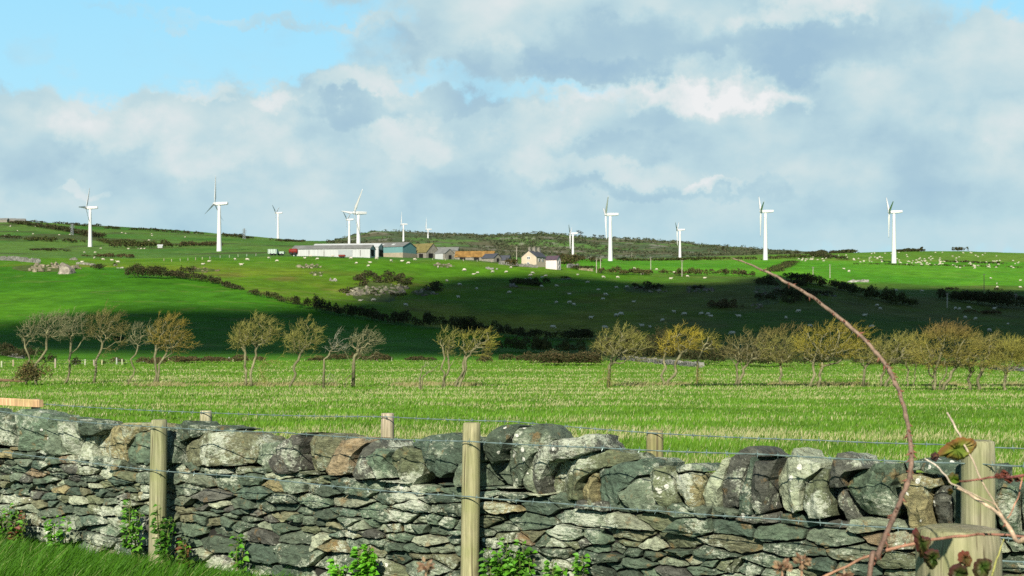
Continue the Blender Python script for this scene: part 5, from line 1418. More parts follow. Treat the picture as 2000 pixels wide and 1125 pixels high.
hedge([(170,502),(215,503),(260,504)], [5,7,6], 4, 'brown hedge on the pasture below the first turbine', BRW, seed=42)
hedge([(62,489),(100,490),(128,491)], [3,4,3], 5, 'short dark hedge on the pasture left of the first turbine', DKG, seed=43)
hedge([(535,470),(560,472),(590,473)], [4,4,4], 8, 'dark bush strip near the third turbine', DKG, seed=44, gapp=.2)
# scrub over the far hill: nobody could count it
def far_scrub():
    rg = np.random.default_rng(3); bl = []
    k = 0
    while len(bl) < 2600 and k < 60000:
        k += 1
        px = rg.uniform(640, 1560); d = rg.uniform(1480, 2010)
        if px < 700 and d < 1650: continue
        X = (px - CX) / F * d; n = float(fbm(np.array([X / 75]), np.array([d / 60]), 71, 5)[0])
        if n < .52 and rg.random() > .12: continue
        r = rg.uniform(1.2, 3.0)
        bl.append((X, d, h1(X, d) + r * .35, r * 1.3, r * 1.2, r * .75))
    o = clumps('scrub', bl, .75, .10, [(.062,.082,.040),(.075,.090,.042),(.085,.082,.046),(.055,.075,.038)], seed=8)
    tag(o, 'dense heathy scrub covering the far hill behind the farm', 'scrub', kind='stuff')
far_scrub()
def small_tree(px, py, wpx, hpx, label, d=None, seed=1, cols=DKG):
    g = on(px, d) if d else hit(px, py); sc = g.y / F; h = hpx * sc; w = wpx * sc; rnd = random.Random(seed)
    o = empty('tree', g, label, 'tree')
    mb = MB(); mb.col = (.08, .07, .05)
    mb.tube([Vector((0, 0, -.5)), Vector((.1 * w, 0, h * .4)), Vector((.05 * w, 0, h * .85))], [w * .05, w * .035, w * .012], 6)
    for k in range(5):
        z = h * rnd.uniform(.35, .6); mb.tube([Vector((.08 * w, 0, z)), Vector((rnd.uniform(-.4, .4) * w, rnd.uniform(-.3, .3) * w, z + h * rnd.uniform(.15, .3)))], [w * .025, w * .006], 5)
    mb.build('trunk', TRBARK, o)
    bl = [(rnd.uniform(-.3, .34) * w, rnd.uniform(-.2, .2) * w, h * rnd.uniform(.5, .86), w * rnd.uniform(.12, .24), w * .18, h * rnd.uniform(.08, .16)) for _ in range(9)]
    clumps('crown', bl, .5, .35, cols, o, seed)
small_tree(1133, 466, 16, 14, 'tall dark tree on the far skyline just right of a small turbine', 1985, 1)
small_tree(1161, 468, 9, 9, 'small pointed dark tree on the far skyline, middle of three', 1985, 2)
small_tree(1175, 469, 16, 8, 'low wide dark tree on the far skyline beside the nearest tall turbine', 1985, 3)
small_tree(1413, 484, 12, 16, 'lone bare-trunked tree on the skyline between the middle turbines', 1600, 4)
small_tree(620, 478, 13, 15, 'dark tree behind the left end of the long barn roof', 700, 5)
small_tree(1538, 494, 9, 8, 'small dark tree on the skyline right of the second last turbine', 1250, 6)
small_tree(1556, 495, 14, 7, 'low bushy tree on the skyline right of the second last turbine', 1250, 7)
small_tree(1800, 490, 6, 9, 'thin lone tree on the right skyline beyond the last turbine', 1120, 8)

# ------------------------------------------------------------------ dry stone walls and fences far off
def far_wall(pxs, hpx, label, col=(.36,.35,.31), seed=0, thick=.6):
    rnd = random.Random(seed); P = [hit(*p) for p in pxs]; mb = MB(); o0 = P[0]
    for a, b in zip(P, P[1:]):
        L_ = (b - a).length; m = max(1, int(L_ / .55)); ang = math.atan2(b.y - a.y, b.x - a.x)
        for k in range(m):
            q = a.lerp(b, (k + .5) / m); h = hpx / F * q.y * rnd.uniform(.75, 1.15); z = h1(q.x, q.y)
            for r_ in range(3):
                f = rnd.uniform(.65, 1.25); mb.col = tuple(c * f * .5 for c in col)
                mb.box((q.x - o0.x + rnd.uniform(-.05, .05), q.y - o0.y + rnd.uniform(-.05, .05), z + h * (r_ + .5) / 3 - .05 - o0.z), (L_ / m * rnd.uniform(.85, 1.02), thick * rnd.uniform(.8, 1.1), h / 3 * .98), ang + rnd.uniform(-.1, .1))
    o = mb.build('stone_wall', ROCK, loc=o0); tag(o, label, 'wall'); return o
far_wall([(0,508),(30,509),(55,512),(78,514)], 8, 'ruined pale stone wall on the crest at the left picture edge', seed=1)
far_wall([(1215,704),(1260,708),(1310,713),(1370,718)], 10, 'grey tumbled stone wall at the field edge behind the yellow-topped tree', seed=2)
far_wall([(1935,722),(1965,724),(2010,727)], 9, 'grey stone wall at the far field edge under the last trees', seed=3)
far_wall([(5,693),(25,697),(45,700)], 7, 'grey wall remnant at the left end of the far field edge', seed=4)
far_wall([(975,516),(1010,520),(1050,523)], 6, 'low garden wall running up to the pink house', (.38,.36,.32), seed=5)
far_wall([(1108,523),(1130,523)], 7, 'grey stone enclosure right of the pink house', (.36,.36,.32), seed=6)
far_wall([(1130,527),(1158,530)], 5, 'low tan stone bank right of the grey enclosure', (.42,.36,.22), seed=7)
far_wall([(150,516),(185,519)], 4, 'short pale wall stub behind the big pale boulder', (.40,.38,.32), seed=8)
TIMBER = mat('fence_timber', rough=.9, attr=True, var=.3, scale=6, spec=.1)
def far_fence(lst, label, hpx, col=(.36,.33,.25), r=.06):
    """lst: post foot positions"""
    g0 = hit(*lst[0]); o = empty('post_fence', g0, label, 'fence')
    tops = []
    for i, (x, y) in enumerate(lst):
        g = hit(x, y); h = (hpx[i] if isinstance(hpx, list) else hpx) / F * g.y
        mb = MB(); mb.col = tuple(c * random.uniform(.8, 1.2) for c in col)
        lx, ly = random.uniform(-.05, .05), random.uniform(-.05, .05)
        mb.tube([Vector((0, 0, -.2)), Vector((lx * .5, ly * .5, h * .5)), Vector((lx, ly, h)), Vector((lx, ly, h + .02))], [r, r, r * .95, r * .7], 7)
        p = mb.build('post', TIMBER, o); p.location = g - g0; tops.append(g - g0 + Vector((0, 0, h * .85)))
    mb = MB(); mb.col = (.2, .2, .19)
    for f in (1, .55):
        mb.tube([Vector((t.x, t.y, t.z - (1 - f) * .8)) for t in sorted(tops, key=lambda v: v.x)], .006, 3)
    mb.build('wire', WIRE, o)
far_fence([(3,718),(26,716),(108,719),(148,714),(166,714),(184,715),(199,713),(228,713),(239,713),(273,709),(280,708),(285,708),(330,706),(383,704),(416,705),(448,706),(456,706),(464,706)], 'row of pale wooden posts along the far edge of the field on the left', [12,13,18,11,12,12,10,14,11,9,6,7,8,7,8,8,8,8], r=.09)
far_fence([(736,705),(765,705),(1086,690),(735,698)][:2], 'two short posts of a broken fence at the middle of the far field edge', 6, r=.08)
far_fence([(320,510),(335,511),(352,510),(367,509),(382,508),(395,507),(410,506),(430,504),(448,503),(465,502),(482,501),(500,500)], 'thin post and wire fence on the pasture leading to the barn', 5, r=.10)
far_fence([(845,508),(870,509),(905,510),(932,511),(960,512),(1000,514)], 'post fence in front of the stone shed and rusty roof', 4, r=.09)
# ------------------------------------------------------------------ wind turbines
WHITE = mat('white_paint', rough=.45, col=(.52, .52, .51), var=.03, scale=.3, spec=.3)
GREYB = mat('turbine_hub_paint', rough=.5, col=(.42, .43, .43), var=.03, scale=.5)
def lathe(mb, prof, n=20, axis=Vector((0, 0, 1)), org=Vector((0, 0, 0))):
    a = axis.orthogonal().normalized(); b = axis.cross(a); rings = []
    for h, r in prof:
        rings.append([mb.vert(org + axis * h + (a * math.cos(2 * math.pi * k / n) + b * math.sin(2 * math.pi * k / n)) * r) for k in range(n)])
    for A, B in zip(rings, rings[1:]):
        for k in range(n): mb.face((A[k], A[(k + 1) % n], B[(k + 1) % n], B[k]))
    mb.face(rings[0][::-1]); mb.face(rings[-1])
RL = 15.5
def blade_mesh(axis, hdir, phi, pitch):
    """blade growing from the hub in the rotor plane"""
    mb = MB(); up = Vector((0, 0, 1)); r = up * math.cos(phi) + hdir * math.sin(phi); t = axis.cross(r).normalized()
    prev = None
    for i in range(15):
        u = i / 14; R = .5 + (RL - .5) * u
        cm_ = 1.30 if abs(pitch) > 1 else 1.7
        ch = .70 + (cm_ - .70) * min(1, u / .2) if u < .2 else cm_ - (cm_ - .42) * ((u - .2) / .8) ** .8
        if i == 14: ch = .2
        th = ch * (.8 if u < .05 else .24 - .1 * u); tw = pitch + math.radians(18) * (1 - u) ** 2
        c = t * math.cos(tw) + axis * math.sin(tw); nn = axis * math.cos(tw) - t * math.sin(tw)
        ring = []
        for a, b in ((-.3, 0), (-.18, .42), (.05, .5), (.4, .25), (.7, 0), (.4, -.15), (.05, -.4), (-.18, -.36)):
            ring.append(mb.vert(r * R + c * ch * a + nn * th * b))
        if prev:
            for k in range(8): mb.face((prev[k], prev[(k + 1) % 8], ring[(k + 1) % 8], ring[k]))
        else: mb.face(ring[::-1])
        prev = ring
    mb.face(prev); return mb
def turbine(tx, nac_y, Lpx, s, phi, label, sgn=1, pitch=None):
    if pitch is None: pitch = 62 if s < .2 else 25 if sgn > 0 else -25
    """tx: tower axis column, nac_y: nacelle height, Lpx: blade length in picture, s: how far the rotor is turned to the viewer"""
    d = RL * F / Lpx; p = at(tx, nac_y, d); g = h1(p.x, p.y); root = empty('wind_turbine', (p.x, p.y, g), label, 'wind turbine', 'white wind turbines on the hills')
    h = p.z - g
    view = math.atan2(p.x, p.y); ps = math.asin(s) * sgn
    ax2 = Vector((-math.cos(ps), -math.sin(ps), 0)); ca, sa = math.cos(-view), math.sin(-view)
    axis = Vector((ax2.x * ca - ax2.y * sa, ax2.x * sa + ax2.y * ca, 0))
    hdir = Vector((axis.y * -1, axis.x, 0)) * 1.0
    if hdir.x < 0: hdir = -hdir
    mb = MB(); r1 = 1.62; hh = max(h, 24)
    z0 = h - 31.0
    def rr(z): return 1.48 + (.76 - 1.48) * max(0, min(1, (z - z0) / 31.0))
    lathe(mb, [(-.6, rr(-.6) * 1.04), (0, rr(0) * 1.03), (.3, rr(.3))] + [(h * k / 6 - .9 * (k == 6), rr(h * k / 6)) for k in range(1, 7)], 24)
    mb.build('tower', WHITE, root, smooth=True)
    # nacelle: long rounded box tapering to the back
    mb = MB(); up = Vector((0, 0, 1)); sd = axis.cross(up); prev = None; o = Vector((0, 0, h))
    for (x, hw, hb, ht) in ((1.95, .55, .75, .55), (1.7, .85, .95, .80), (.9, 1.0, .85, .85), (-1.5, 1.0, .80, .9), (-3.6, .92, .60, .9), (-4.7, .80, .45, .92), (-4.95, .6, .2, .75)):
        ring = []
        for a, b in ((-1, -.7), (-.7, -1), (.7, -1), (1, -.7), (1, .7), (.7, 1), (-.7, 1), (-1, .7)):
            ring.append(mb.vert(o + axis * x + sd * a * hw + up * (b * (ht if b > 0 else hb))))
        if prev:
            for k in range(8): mb.face((prev[k], prev[(k + 1) % 8], ring[(k + 1) % 8], ring[k]))
        else: mb.face(ring[::-1])
        prev = ring
    mb.face(prev); nac = mb.build('nacelle', WHITE, root)
    hub = MB(); ho = o + axis * 2.55
    lathe(hub, [(-.6, .75), (-.2, .95), (.35, .9), (.8, .62), (1.1, .25), (1.18, .05)], 16, axis, ho)
    ho_ob = hub.build('hub', GREYB, root, smooth=True)
    for k in range(3):
        b = blade_mesh(axis, hdir, math.radians(phi + 120 * k), math.radians(pitch)).build('blade', WHITE, root, smooth=True); b.location = ho
    return root
turbine(176, 406, 47, .30, 27, 'leftmost white wind turbine, standing on the far green slope', -1)
turbine(428, 398, 56, .37, 4, 'tall white wind turbine second from the left with one blade straight up', -1)
turbine(543, 416, 28, .28, 60, 'small white wind turbine standing apart left of the barns with two blades making a V', -1)
turbine(682, 429, 30, .30, 60, 'small white wind turbine half hidden behind a taller one above the barn roof', -1)
turbine(700, 416, 55, .48, 38, 'tall white wind turbine directly behind the barns with a long upper right blade', 1)
turbine(788, 438, 25, .25, 4, 'small white wind turbine just behind the teal barn gable', 1)
turbine(836, 448, 23, .30, 4, 'smallest white wind turbine, behind the mossy-roofed stone barn', 1)
turbine(1119, 456, 31, .12, -58, 'small white wind turbine just right of the house chimneys, left of a tall one', -1)
turbine(1192, 419, 51, .12, 50, 'tall white wind turbine right of the house, nearest to the middle of the photo', 1)
turbine(1328, 449, 31, .13, 55, 'small white wind turbine standing alone between two tall ones right of the house', -1)
turbine(1495, 413, 50, .12, 48, 'tall white wind turbine second from the right, above the tip of the bramble', 1)
turbine(1746, 414, 51, .16, 50, 'rightmost tall white wind turbine beside the sheep flock on the hill', 1)

# ------------------------------------------------------------------ farm buildings
def facem(name, col, var=.18, scale=.9, rough=.85, stretch=None): return mat(name, rough=rough, col=col, var=var, scale=scale, spec=.15, stretch=stretch)
MW = facem('white_cladding', (.37,.38,.37), .14, .5, stretch=(3, 3, .3)); MGR = facem('grey_sheet_roof', (.155,.16,.15), .25, .4); MLG = facem('pale_sheet_roof', (.42,.44,.43), .12, .3)
MTEAL = facem('teal_cladding', (.105,.215,.215), .10, 1.5, stretch=(4, 4, .2)); MBLK = facem('blockwork', (.27,.235,.175), .18, 1.2); MMOSS = facem('mossy_roof', (.145,.125,.048), .3, .8)
MSTN = facem('rubble_wall', (.19,.175,.145), .4, 1.6); MRUST = facem('rusty_roof', (.20,.115,.035), .55, .5); MSLATE = facem('slate_roof', (.055,.06,.072), .25, .8); MPUR = facem('purple_slate_roof', (.075,.052,.068), .2, .8)
MTAN = facem('tan_render', (.42,.35,.265), .1, .5); MPINK = facem('pink_render', (.56,.47,.44), .08, .5); MDK = facem('dark_opening', (.012,.012,.012), .2, 1); MGLS = mat('window_glass', rough=.1, col=(.06,.07,.08), var=.1, scale=1, spec=.5); MFRM = facem('white_frame', (.7,.7,.68), .04, 1)
MRED = facem('red_paint', (.16,.022,.016), .25, 2, .6); MGPAN = facem('grey_cladding', (.27,.29,.29), .12, .6); MTYRE = facem('tyre_rubber', (.02,.02,.02), .2, 3)
def gable(name, label, cat, c, L_, w, eave, ridge, th, mw, mr, windows=(), chimneys=(), over=.25, low=None, doors=(), base=None, group=None):
    """c ground point at the centre; ridge runs along th; windows: (face, along, height, width, tall)  face in 'front','back','near','far' """
    root = empty(name, c, label, cat, group); u = Vector((math.cos(th), math.sin(th), 0)); v = Vector((-math.sin(th), math.cos(th), 0))
    a, b = L_ / 2, w / 2
    def P(x, y, z): return u * x + v * y + Vector((0, 0, z))
    mb = MB()
    pr = [(-b, -1.5), (b, -1.5), (b, eave), (0, ridge), (-b, eave)]
    r0 = [mb.vert(P(-a, y, z)) for y, z in pr]; r1 = [mb.vert(P(a, y, z)) for y, z in pr]
    mb.face(r0); mb.face(r1[::-1])
    for k in (0, 1, 4): mb.face((r0[k], r1[k], r1[(k + 1) % 5], r0[(k + 1) % 5]))
    mb.build('wall', mw, root)
    if low:   # lower courses of another material, proud of the cladding
        lb = MB(); hgt, ml = low
        for (x, y, dx, dy) in ((0, -b - .06, L_ + .24, .12), (0, b + .06, L_ + .24, .12), (-a - .06, 0, .12, w), (a + .06, 0, .12, w)):
            lb.box(P(x, y, hgt / 2 - .5), (dx, dy, hgt + 1.0), th)
        lb.build('lower_wall', ml, root)
    rb = MB(); sl = math.hypot(b, ridge - eave); n = 24
    t = .14
    for sg in (-1, 1):
        e = Vector((0, 0, 0)); k_ = (ridge - eave) / b
        y0, z0 = sg * (b + over), eave - k_ * over
        q = [P(-a - over, y0, z0 + .03), P(a + over, y0, z0 + .03), P(a + over, 0, ridge + .03), P(-a - over, 0, ridge + .03)]
        i0 = [rb.vert(p) for p in q]; i1 = [rb.vert(p + Vector((0, 0, t))) for p in q]
        if sg > 0: i0 = i0[::-1]; i1 = i1[::-1]
        rb.face(i0[::-1]); rb.face(i1)
        for k in range(4):
            if k != 2 or True: rb.face((i0[k], i0[(k + 1) % 4], i1[(k + 1) % 4], i1[k]))
    roof = rb.build('roof', mr, root)
    fc = {'front': (u, -v, lambda s: P(s, -b, 0)), 'back': (u, v, lambda s: P(s, b, 0)), 'near': (v, -u, lambda s: P(-a, s, 0)), 'far': (v, u, lambda s: P(a, s, 0))}
    for (f, s, z, ww, wh) in windows:
        du, nn, pos = fc[f]; ang = math.atan2(du.y, du.x); q = pos(s)
        fr = MB(); fr.box(q + nn * .03 + Vector((0, 0, z)), (ww, .10, wh), ang); wo = fr.build('window', MFRM, root)
        pn = MB()
        for sx in (-.25, .25): pn.box(q + nn * .09 + du * ww * sx + Vector((0, 0, z)), (ww * .38, .06, wh * .8), ang)
        pn.build('pane', MGLS, wo)
    for (f, s, z, ww, wh, m) in doors:
        du, nn, pos = fc[f]; ang = math.atan2(du.y, du.x); q = pos(s); db = MB(); db.box(q + nn * .10 + Vector((0, 0, z)), (ww, .14, wh), ang); db.build('door' if m is not MDK else 'opening', m, root)
    for (s, cw, ch) in chimneys:
        cb = MB(); cb.box(P(s, 0, ridge + ch / 2 - .3), (cw, cw * .8, ch + .6), th); cb.box(P(s, 0, ridge + ch + .06), (cw * 1.15, cw * .95, .12), th)
        for k in (-1, 1): cb.box(P(s + k * cw * .22, 0, ridge + ch + .27), (.22, .22, .3), th)
        cb.build('chimney', MSTN, roof)
    return root
def ctr(px, d, py=None): return on(px, d)
# house: tall gable block and a lower pink wing at right angles
hp = hit(1033, 520); sc = hp.y / F
thA = math.radians(62); LA = 9.5; cA = hp + Vector((math.cos(thA), math.sin(thA), 0)) * LA / 2; cA.z = h1(cA.x, cA.y) - .15
gable('farmhouse', 'tan and pink farmhouse with dark slate roofs and three chimneys on the sunny rise', 'house', cA, LA, 6.6, 3.7, 6.1, thA, MTAN, MSLATE, windows=(('near', .1, 3.3, 1.3, 1.1), ('near', .3, 1.1, 1.2, 1.0), ('front', -2.4, 2.5, 1.0, 1.1), ('front', .6, 2.5, 1.0, 1.1)), chimneys=((-3.9, 1.1, 1.2), (.2, 1.5, 1.5), (4.1, 1.3, 1.5)))
fh = [o for o in SC.objects if o.name == 'farmhouse'][0]
def wing():
    thB = math.radians(-24); c = hit(1081, 526); c = Vector((c.x, c.y + 2.0, 0)); c.z = h1(c.x, c.y) - .1
    r = gable('house_wing', None, None, c, 4.6, 4.2, 3.7, 5.2, thB, MPINK, MPUR, windows=(('far', .2, 2.7, .8, 1.2), ('far', .2, .9, .8, 1.0)), doors=())
    # becomes part of the farmhouse
    kids = list(r.children)
    for k in kids:
        k.parent = fh; k.location = Vector(r.location) - Vector(fh.location)
    bpy.data.objects.remove(r)
wing()
DB = 610
def bc(px, d, dz=0): p = on(px, d); return Vector((p.x, p.y, p.z + dz))
thW = math.radians(-9)
pw = at(656, 499, 585); pw.z = h1(pw.x, pw.y)
def topz(py, d): return EYE + (HY - py) / F * d
gz = on(655, 590).z
gable('long_barn', 'long low white barn with grey roof at the front of the farm', 'barn', Vector((on(652, 590).x, 590, gz)), 33.5, 8.5, topz(486.5, 588) - gz, topz(479, 588) - gz, thW, MW, MGR, doors=(('far', -.6, 1.2, 4.6, 2.6, MDK), ('front', 6.2, 1.0, 6.0, 2.6, MGPAN), ('front', -9.5, 1.0, .25, 2.6, MGR), ('front', -3.0, 1.0, .25, 2.6, MGR), ('front', 12.6, 1.0, .3, 2.6, MGR)), over=.3)
gz = on(685, 604).z
gable('middle_barn', 'barn with pale whitish roof squeezed between the long white barn and the tall barn', 'barn', Vector((on(680, 604).x, 604, gz)), 29, 9, topz(482.5, 600) - gz, topz(476.5, 604) - gz, thW, MW, MLG, doors=(('far', 0, 1.4, 6, 2.8, MDK),))
thT = math.radians(-24); gz = on(720, 622).z - .5
def tallbarn():
    u = Vector((math.cos(thT), math.sin(thT), 0)); end = Vector((on(800, 606).x, 606, 0)); L_ = 43.0; c = end - u * L_ / 2; g = h1(end.x, end.y) - .6
    e = topz(483, 606) - g; r = topz(473.5, 606) - g
    gable('tall_barn', 'tallest barn, teal clad over blockwork with a long grey roof', 'barn', Vector((c.x, c.y, g)), L_, 12.5, e, r, thT, MTEAL, MGR, low=(2.5, MBLK), doors=(), windows=())
    rf = [o for o in SC.objects if o.name == 'tall_barn'][0]; roof = [o for o in rf.children if o.name.startswith('roof')][0]; b = 6.25; v = Vector((-u.y, u.x, 0)); sl = math.atan2(r - e, b)
    for k in range(7):
        sb = MB(); q0 = u * (-17 + k * 5.4) - v * (b * .5); m_ = [(-.7, -.9), (.7, -.9), (.7, .9), (-.7, .9)]
        t = [sb.vert(q0 + u * x + v * (y * math.cos(sl)) + Vector((0, 0, (e + r) / 2 + .24 + y * math.sin(sl)))) for x, y in m_]; bt = [sb.vert(Vector(sb.v[i]) - Vector((0, 0, .08))) for i in t]
        sb.face(t); sb.face(bt[::-1])
        for i in range(4): sb.face((bt[i], bt[(i + 1) % 4], t[(i + 1) % 4], t[i]))
        sb.build('skylight', MLG, roof)
tallbarn()
def lean(): pass
thS = math.radians(-40); g = h1(on(833, 612).x, 612) - .3
gable('stone_barn', 'old rubble stone barn with a mossy brown roof right of the teal barn', 'barn', Vector((on(826, 616).x, 616, g)), 12, 8.5, topz(493, 612) - g, topz(475.5, 612) - g, thS, MSTN, MMOSS, doors=(('far', -1.5, 1.2, 2.6, 2.4, MDK), ('front', 3, 1.1, 2.4, 2.2, MDK)))
g = h1(on(866, 590).x, 590) - .2
gable('stone_shed', 'small pale shed with a rubble gable and grey roof beside the mossy barn', 'shed', Vector((on(868, 592).x, 592, g)), 6.0, 5.5, topz(495, 590) - g, topz(486.5, 590) - g, math.radians(-42), MSTN, MGR, doors=(('far', .2, 1.0, 1.6, 2.0, MDK), ('front', -.3, 1.4, 4.6, 2.6, MW)))
g = h1(on(880, 630).x, 630) - .2
gable('grey_shed', 'long low grey-roofed shed behind the small pale shed', 'shed', Vector((on(872, 640).x, 640, g)), 11, 6, topz(490, 640) - g, topz(483.5, 640) - g, math.radians(-5), MSTN, MGR)
g = h1(on(933, 600).x, 600) - .3
gable('rusty_barn', 'long low barn with a rusty orange roof', 'barn', Vector((on(928, 604).x, 604, g)), 16.5, 7, topz(502, 602) - g, topz(491, 604) - g, math.radians(-6), MSTN, MRUST, doors=(('front', -5, .8, 2.4, 1.8, MDK), ('front', 1, .8, 2.2, 1.8, MDK)))
g = h1(on(960, 585).x, 585) - .3
gable('stone_outbuilding', 'low stone outbuilding with grey roof in front of the rusty barn', 'shed', Vector((on(960, 588).x, 588, g)), 6.5, 5.0, topz(504, 586) - g, topz(495.5, 586) - g, math.radians(-38), MSTN, MSLATE, doors=(('far', 0, .9, 1.3, 1.8, MDK),))
g = h1(on(984, 596).x, 596) - .3
gable('slate_cottage', 'low cottage with a dark blue slate roof left of the farmhouse', 'cottage', Vector((on(984, 598).x, 598, g)), 5.5, 5, topz(508, 596) - g, topz(499, 596) - g, math.radians(-20), MSTN, MSLATE)
B(1000, 521, 26, 22, 'dark green garden tree between the slate cottage and the farmhouse', [(.05,.055,.018),(.07,.06,.02),(.09,.07,.025)], name='garden_bush', lumps=7)
B(1112, 520, 40, 22, 'brown bare garden bush right of the pink house', BRW + OLG, name='garden_bush', lumps=8)
B(1140, 527, 46, 10, 'dark clipped hedge behind the tan stone bank', DKG, name='garden_bush', lumps=6)
# slurry tanker and trailers beside the barn
def wheel(par, p, r=.55, wd=.35, ang=0):
    ax = Vector((-math.sin(ang), math.cos(ang), 0)); mb = MB(); lathe(mb, [(-wd / 2, r * .8), (-wd / 2 * .8, r), (wd / 2 * .8, r), (wd / 2, r * .8)], 16, ax, Vector(p)); mb.build('wheel', MTYRE, par)
tp = on(573, 588); tp.z += .5; tk = empty('red_tanker', tp, 'red farm tanker parked at the left end of the long white barn', 'tanker')
mb = MB(); lathe(mb, [(-1.9, .2), (-1.8, .8), (-1.5, 1.05), (1.5, 1.05), (1.8, .8), (1.9, .2)], 20, Vector((1, -.15, 0)).normalized(), Vector((0, 0, 1.5))); mb.build('tank', MRED, tk, smooth=True)
for x in (-.9, .7):
    for y in (-1.0, 1.0): wheel(tk, (x, y, .5))
mb = MB(); mb.box((-2.6, .3, .7), (1.8, .12, .12)); mb.box((0, 0, .55), (3.4, 1.3, .15)); mb.build('drawbar', MDK, tk)
def trailer(px, d, L_, w, h, m, label, ang=-.1):
    p = on(px, d); o = empty('farm_trailer', p, label, 'trailer'); mb = MB(); c, s = math.cos(ang), math.sin(ang)
    mb.box((0, 0, .75), (L_, w, .2), ang)
    for sg in (-1, 1): mb.box((-s * sg * w / 2, c * sg * w / 2, .85 + h / 2), (L_, .08, h), ang)
    for sg in (-1, 1): mb.box((c * sg * L_ / 2, s * sg * L_ / 2, .85 + h / 2), (.08, w - .1, h), ang)
    mb.build('body', m, o)
    for k in range(5):
        x = -L_ / 2 + L_ * (k + .5) / 5; rb = MB(); rb.box((c * x + s * (w / 2 + .08), s * x - c * (w / 2 + .08), .85 + h / 2), (.1, .08, h), ang); rb.build('rib', MDK if m is not MRED else MRED, o)
    for x in (-L_ * .2, L_ * .2):
        for y in (-w / 2, w / 2): wheel(o, (c * x - s * y, s * x + c * y, .42), .42, .3, ang)
    return o
MGW = facem('pale_green_paint', (.36, .44, .38), .15, 1)
trailer(533, 585, 3.6, 2.2, 1.7, MGW, 'pale green high-sided farm trailer at the far left of the farmyard')
trailer(548, 588, 3.2, 2.0, .8, MGW, 'low pale farm trailer between the high-sided trailer and the red tanker')
trailer(668, 574, 2.6, 1.6, .5, MRED, 'small red farm implement parked in front of the white barn')
# lone buildings on the left skyline
for k, (px, d, L_, lab) in enumerate(((6, 1440, 11, 'stone cottage at the very edge of the left skyline'), (22, 1450, 9, 'stone cottage in the middle of the skyline cluster at left'), (38, 1445, 12, 'stone cottage at the right end of the skyline cluster at left'))):
    p = on(px, d); gable('skyline_cottage', lab, 'cottage', Vector((p.x, p.y, p.z - .3)), L_, 5.5, 2.6, 4.4, math.radians(-6 + 9 * k), MSTN, MGR)
p = hit(313, 484); gable('white_cottage', 'tiny white cottage far off right of the first turbine', 'cottage', p, 2.8, 2.4, 1.2, 1.8, .1, MW, MLG)

# ------------------------------------------------------------------ poles and pylons
def pole(px, py, ytop, label, col=(.34,.31,.25), arm=True, r=.16):
    g = hit(px, py); h = (py - ytop) / F * g.y; o = empty('utility_pole', g, label, 'pole', 'utility poles across the farmland')
    mb = MB(); mb.col = col; mb.tube([Vector((0, 0, -.4)), Vector((0, 0, h * .5)), Vector((0, 0, h))], [r, r * .9, r * .72], 8); mb.build('shaft', TIMBER, o)
    if arm:
        mb = MB(); mb.col = (.2, .18, .15); mb.box((0, -.16, h - .35), (1.3, .1, .12), .4)
        for s in (-.5, 0, .5): mb.box((s * .92, s * .39 - .16, h - .2), (.08, .08, .18))
        mb.build('crossarm', TIMBER, o)
pole(1009, 516, 482, 'pale utility pole just left of the farmhouse gable')
pole(1165, 533, 505, 'left one of the paired pale poles right of the farmhouse')
pole(1173, 532, 504, 'right one of the paired pale poles right of the farmhouse')
pole(1234, 505, 492, 'short pale pole far behind the paired poles', arm=False)
pole(1271, 528, 502, 'slim pole on the bright field right of the tall middle turbine')
pole(1332, 540, 508, 'tallest middle pole standing just above the shadow edge')
pole(1588, 546, 521, 'left one of two slim poles on the bright field behind the bramble')
pole(1621, 543, 516, 'right one of two slim poles on the bright field behind the bramble')
pole(1850, 601, 572, 'pale pole standing inside the shaded hollow at right')
pole(1922, 570, 535, 'dark pole on the right edge of the bright field', (.09,.08,.06))
STEEL = facem('pylon_steel', (.20, .22, .22), .1, 1)
def pylon(px, py, ytop, d, label, sp=1.0):
    g = on(px, d); h = topz(ytop, d) - g.z; o = empty('pylon', g, label, 'pylon', 'lattice pylons on the far left slope'); mb = MB(); b = h * .11
    def leg(z): return b * (1 - z / h) ** .8 * .9 + h * .012
    zs = [0, .2, .38, .54, .68, .8, .9, 1]
    for sx, sy in ((-1, -1), (1, -1), (1, 1), (-1, 1)):
        mb.tube([Vector((sx * leg(z * h), sy * leg(z * h), z * h)) for z in zs], .14, 4)
    for z0, z1 in zip(zs, zs[1:]):
        for (ax, ay), (bx, by) in (((-1, -1), (1, -1)), ((1, -1), (1, 1)), ((1, 1), (-1, 1)), ((-1, 1), (-1, -1))):
            a0, a1 = leg(z0 * h), leg(z1 * h)
            mb.tube([Vector((ax * a0, ay * a0, z0 * h)), Vector((bx * a1, by * a1, z1 * h))], .08, 3); mb.tube([Vector((bx * a0, by * a0, z0 * h)), Vector((ax * a1, ay * a1, z1 * h))], .08, 3)
    mb.build('lattice', STEEL, o)
    for z in (.64, .78, .92):
        ar = MB(); w = h * (.16 if z > .9 else .2); zz = z * h
        for sg in (-1, 1):
            ar.tube([Vector((0, 0, zz)), Vector((sg * w, 0, zz + .1))], .12, 4); ar.tube([Vector((0, 0, zz + h * .05)), Vector((sg * w, 0, zz + .1))], .08, 4); ar.tube([Vector((sg * w, 0, zz)), Vector((sg * w, 0, zz - h * .06))], .10, 4)
        ar.build('crossarm', STEEL, o)
pylon(477, 487, 446, 1230, 'grey lattice pylon on the skyline between the second and third turbines')
pylon(141, 478, 437, 1150, 'faint lattice pylon just left of the first turbine')
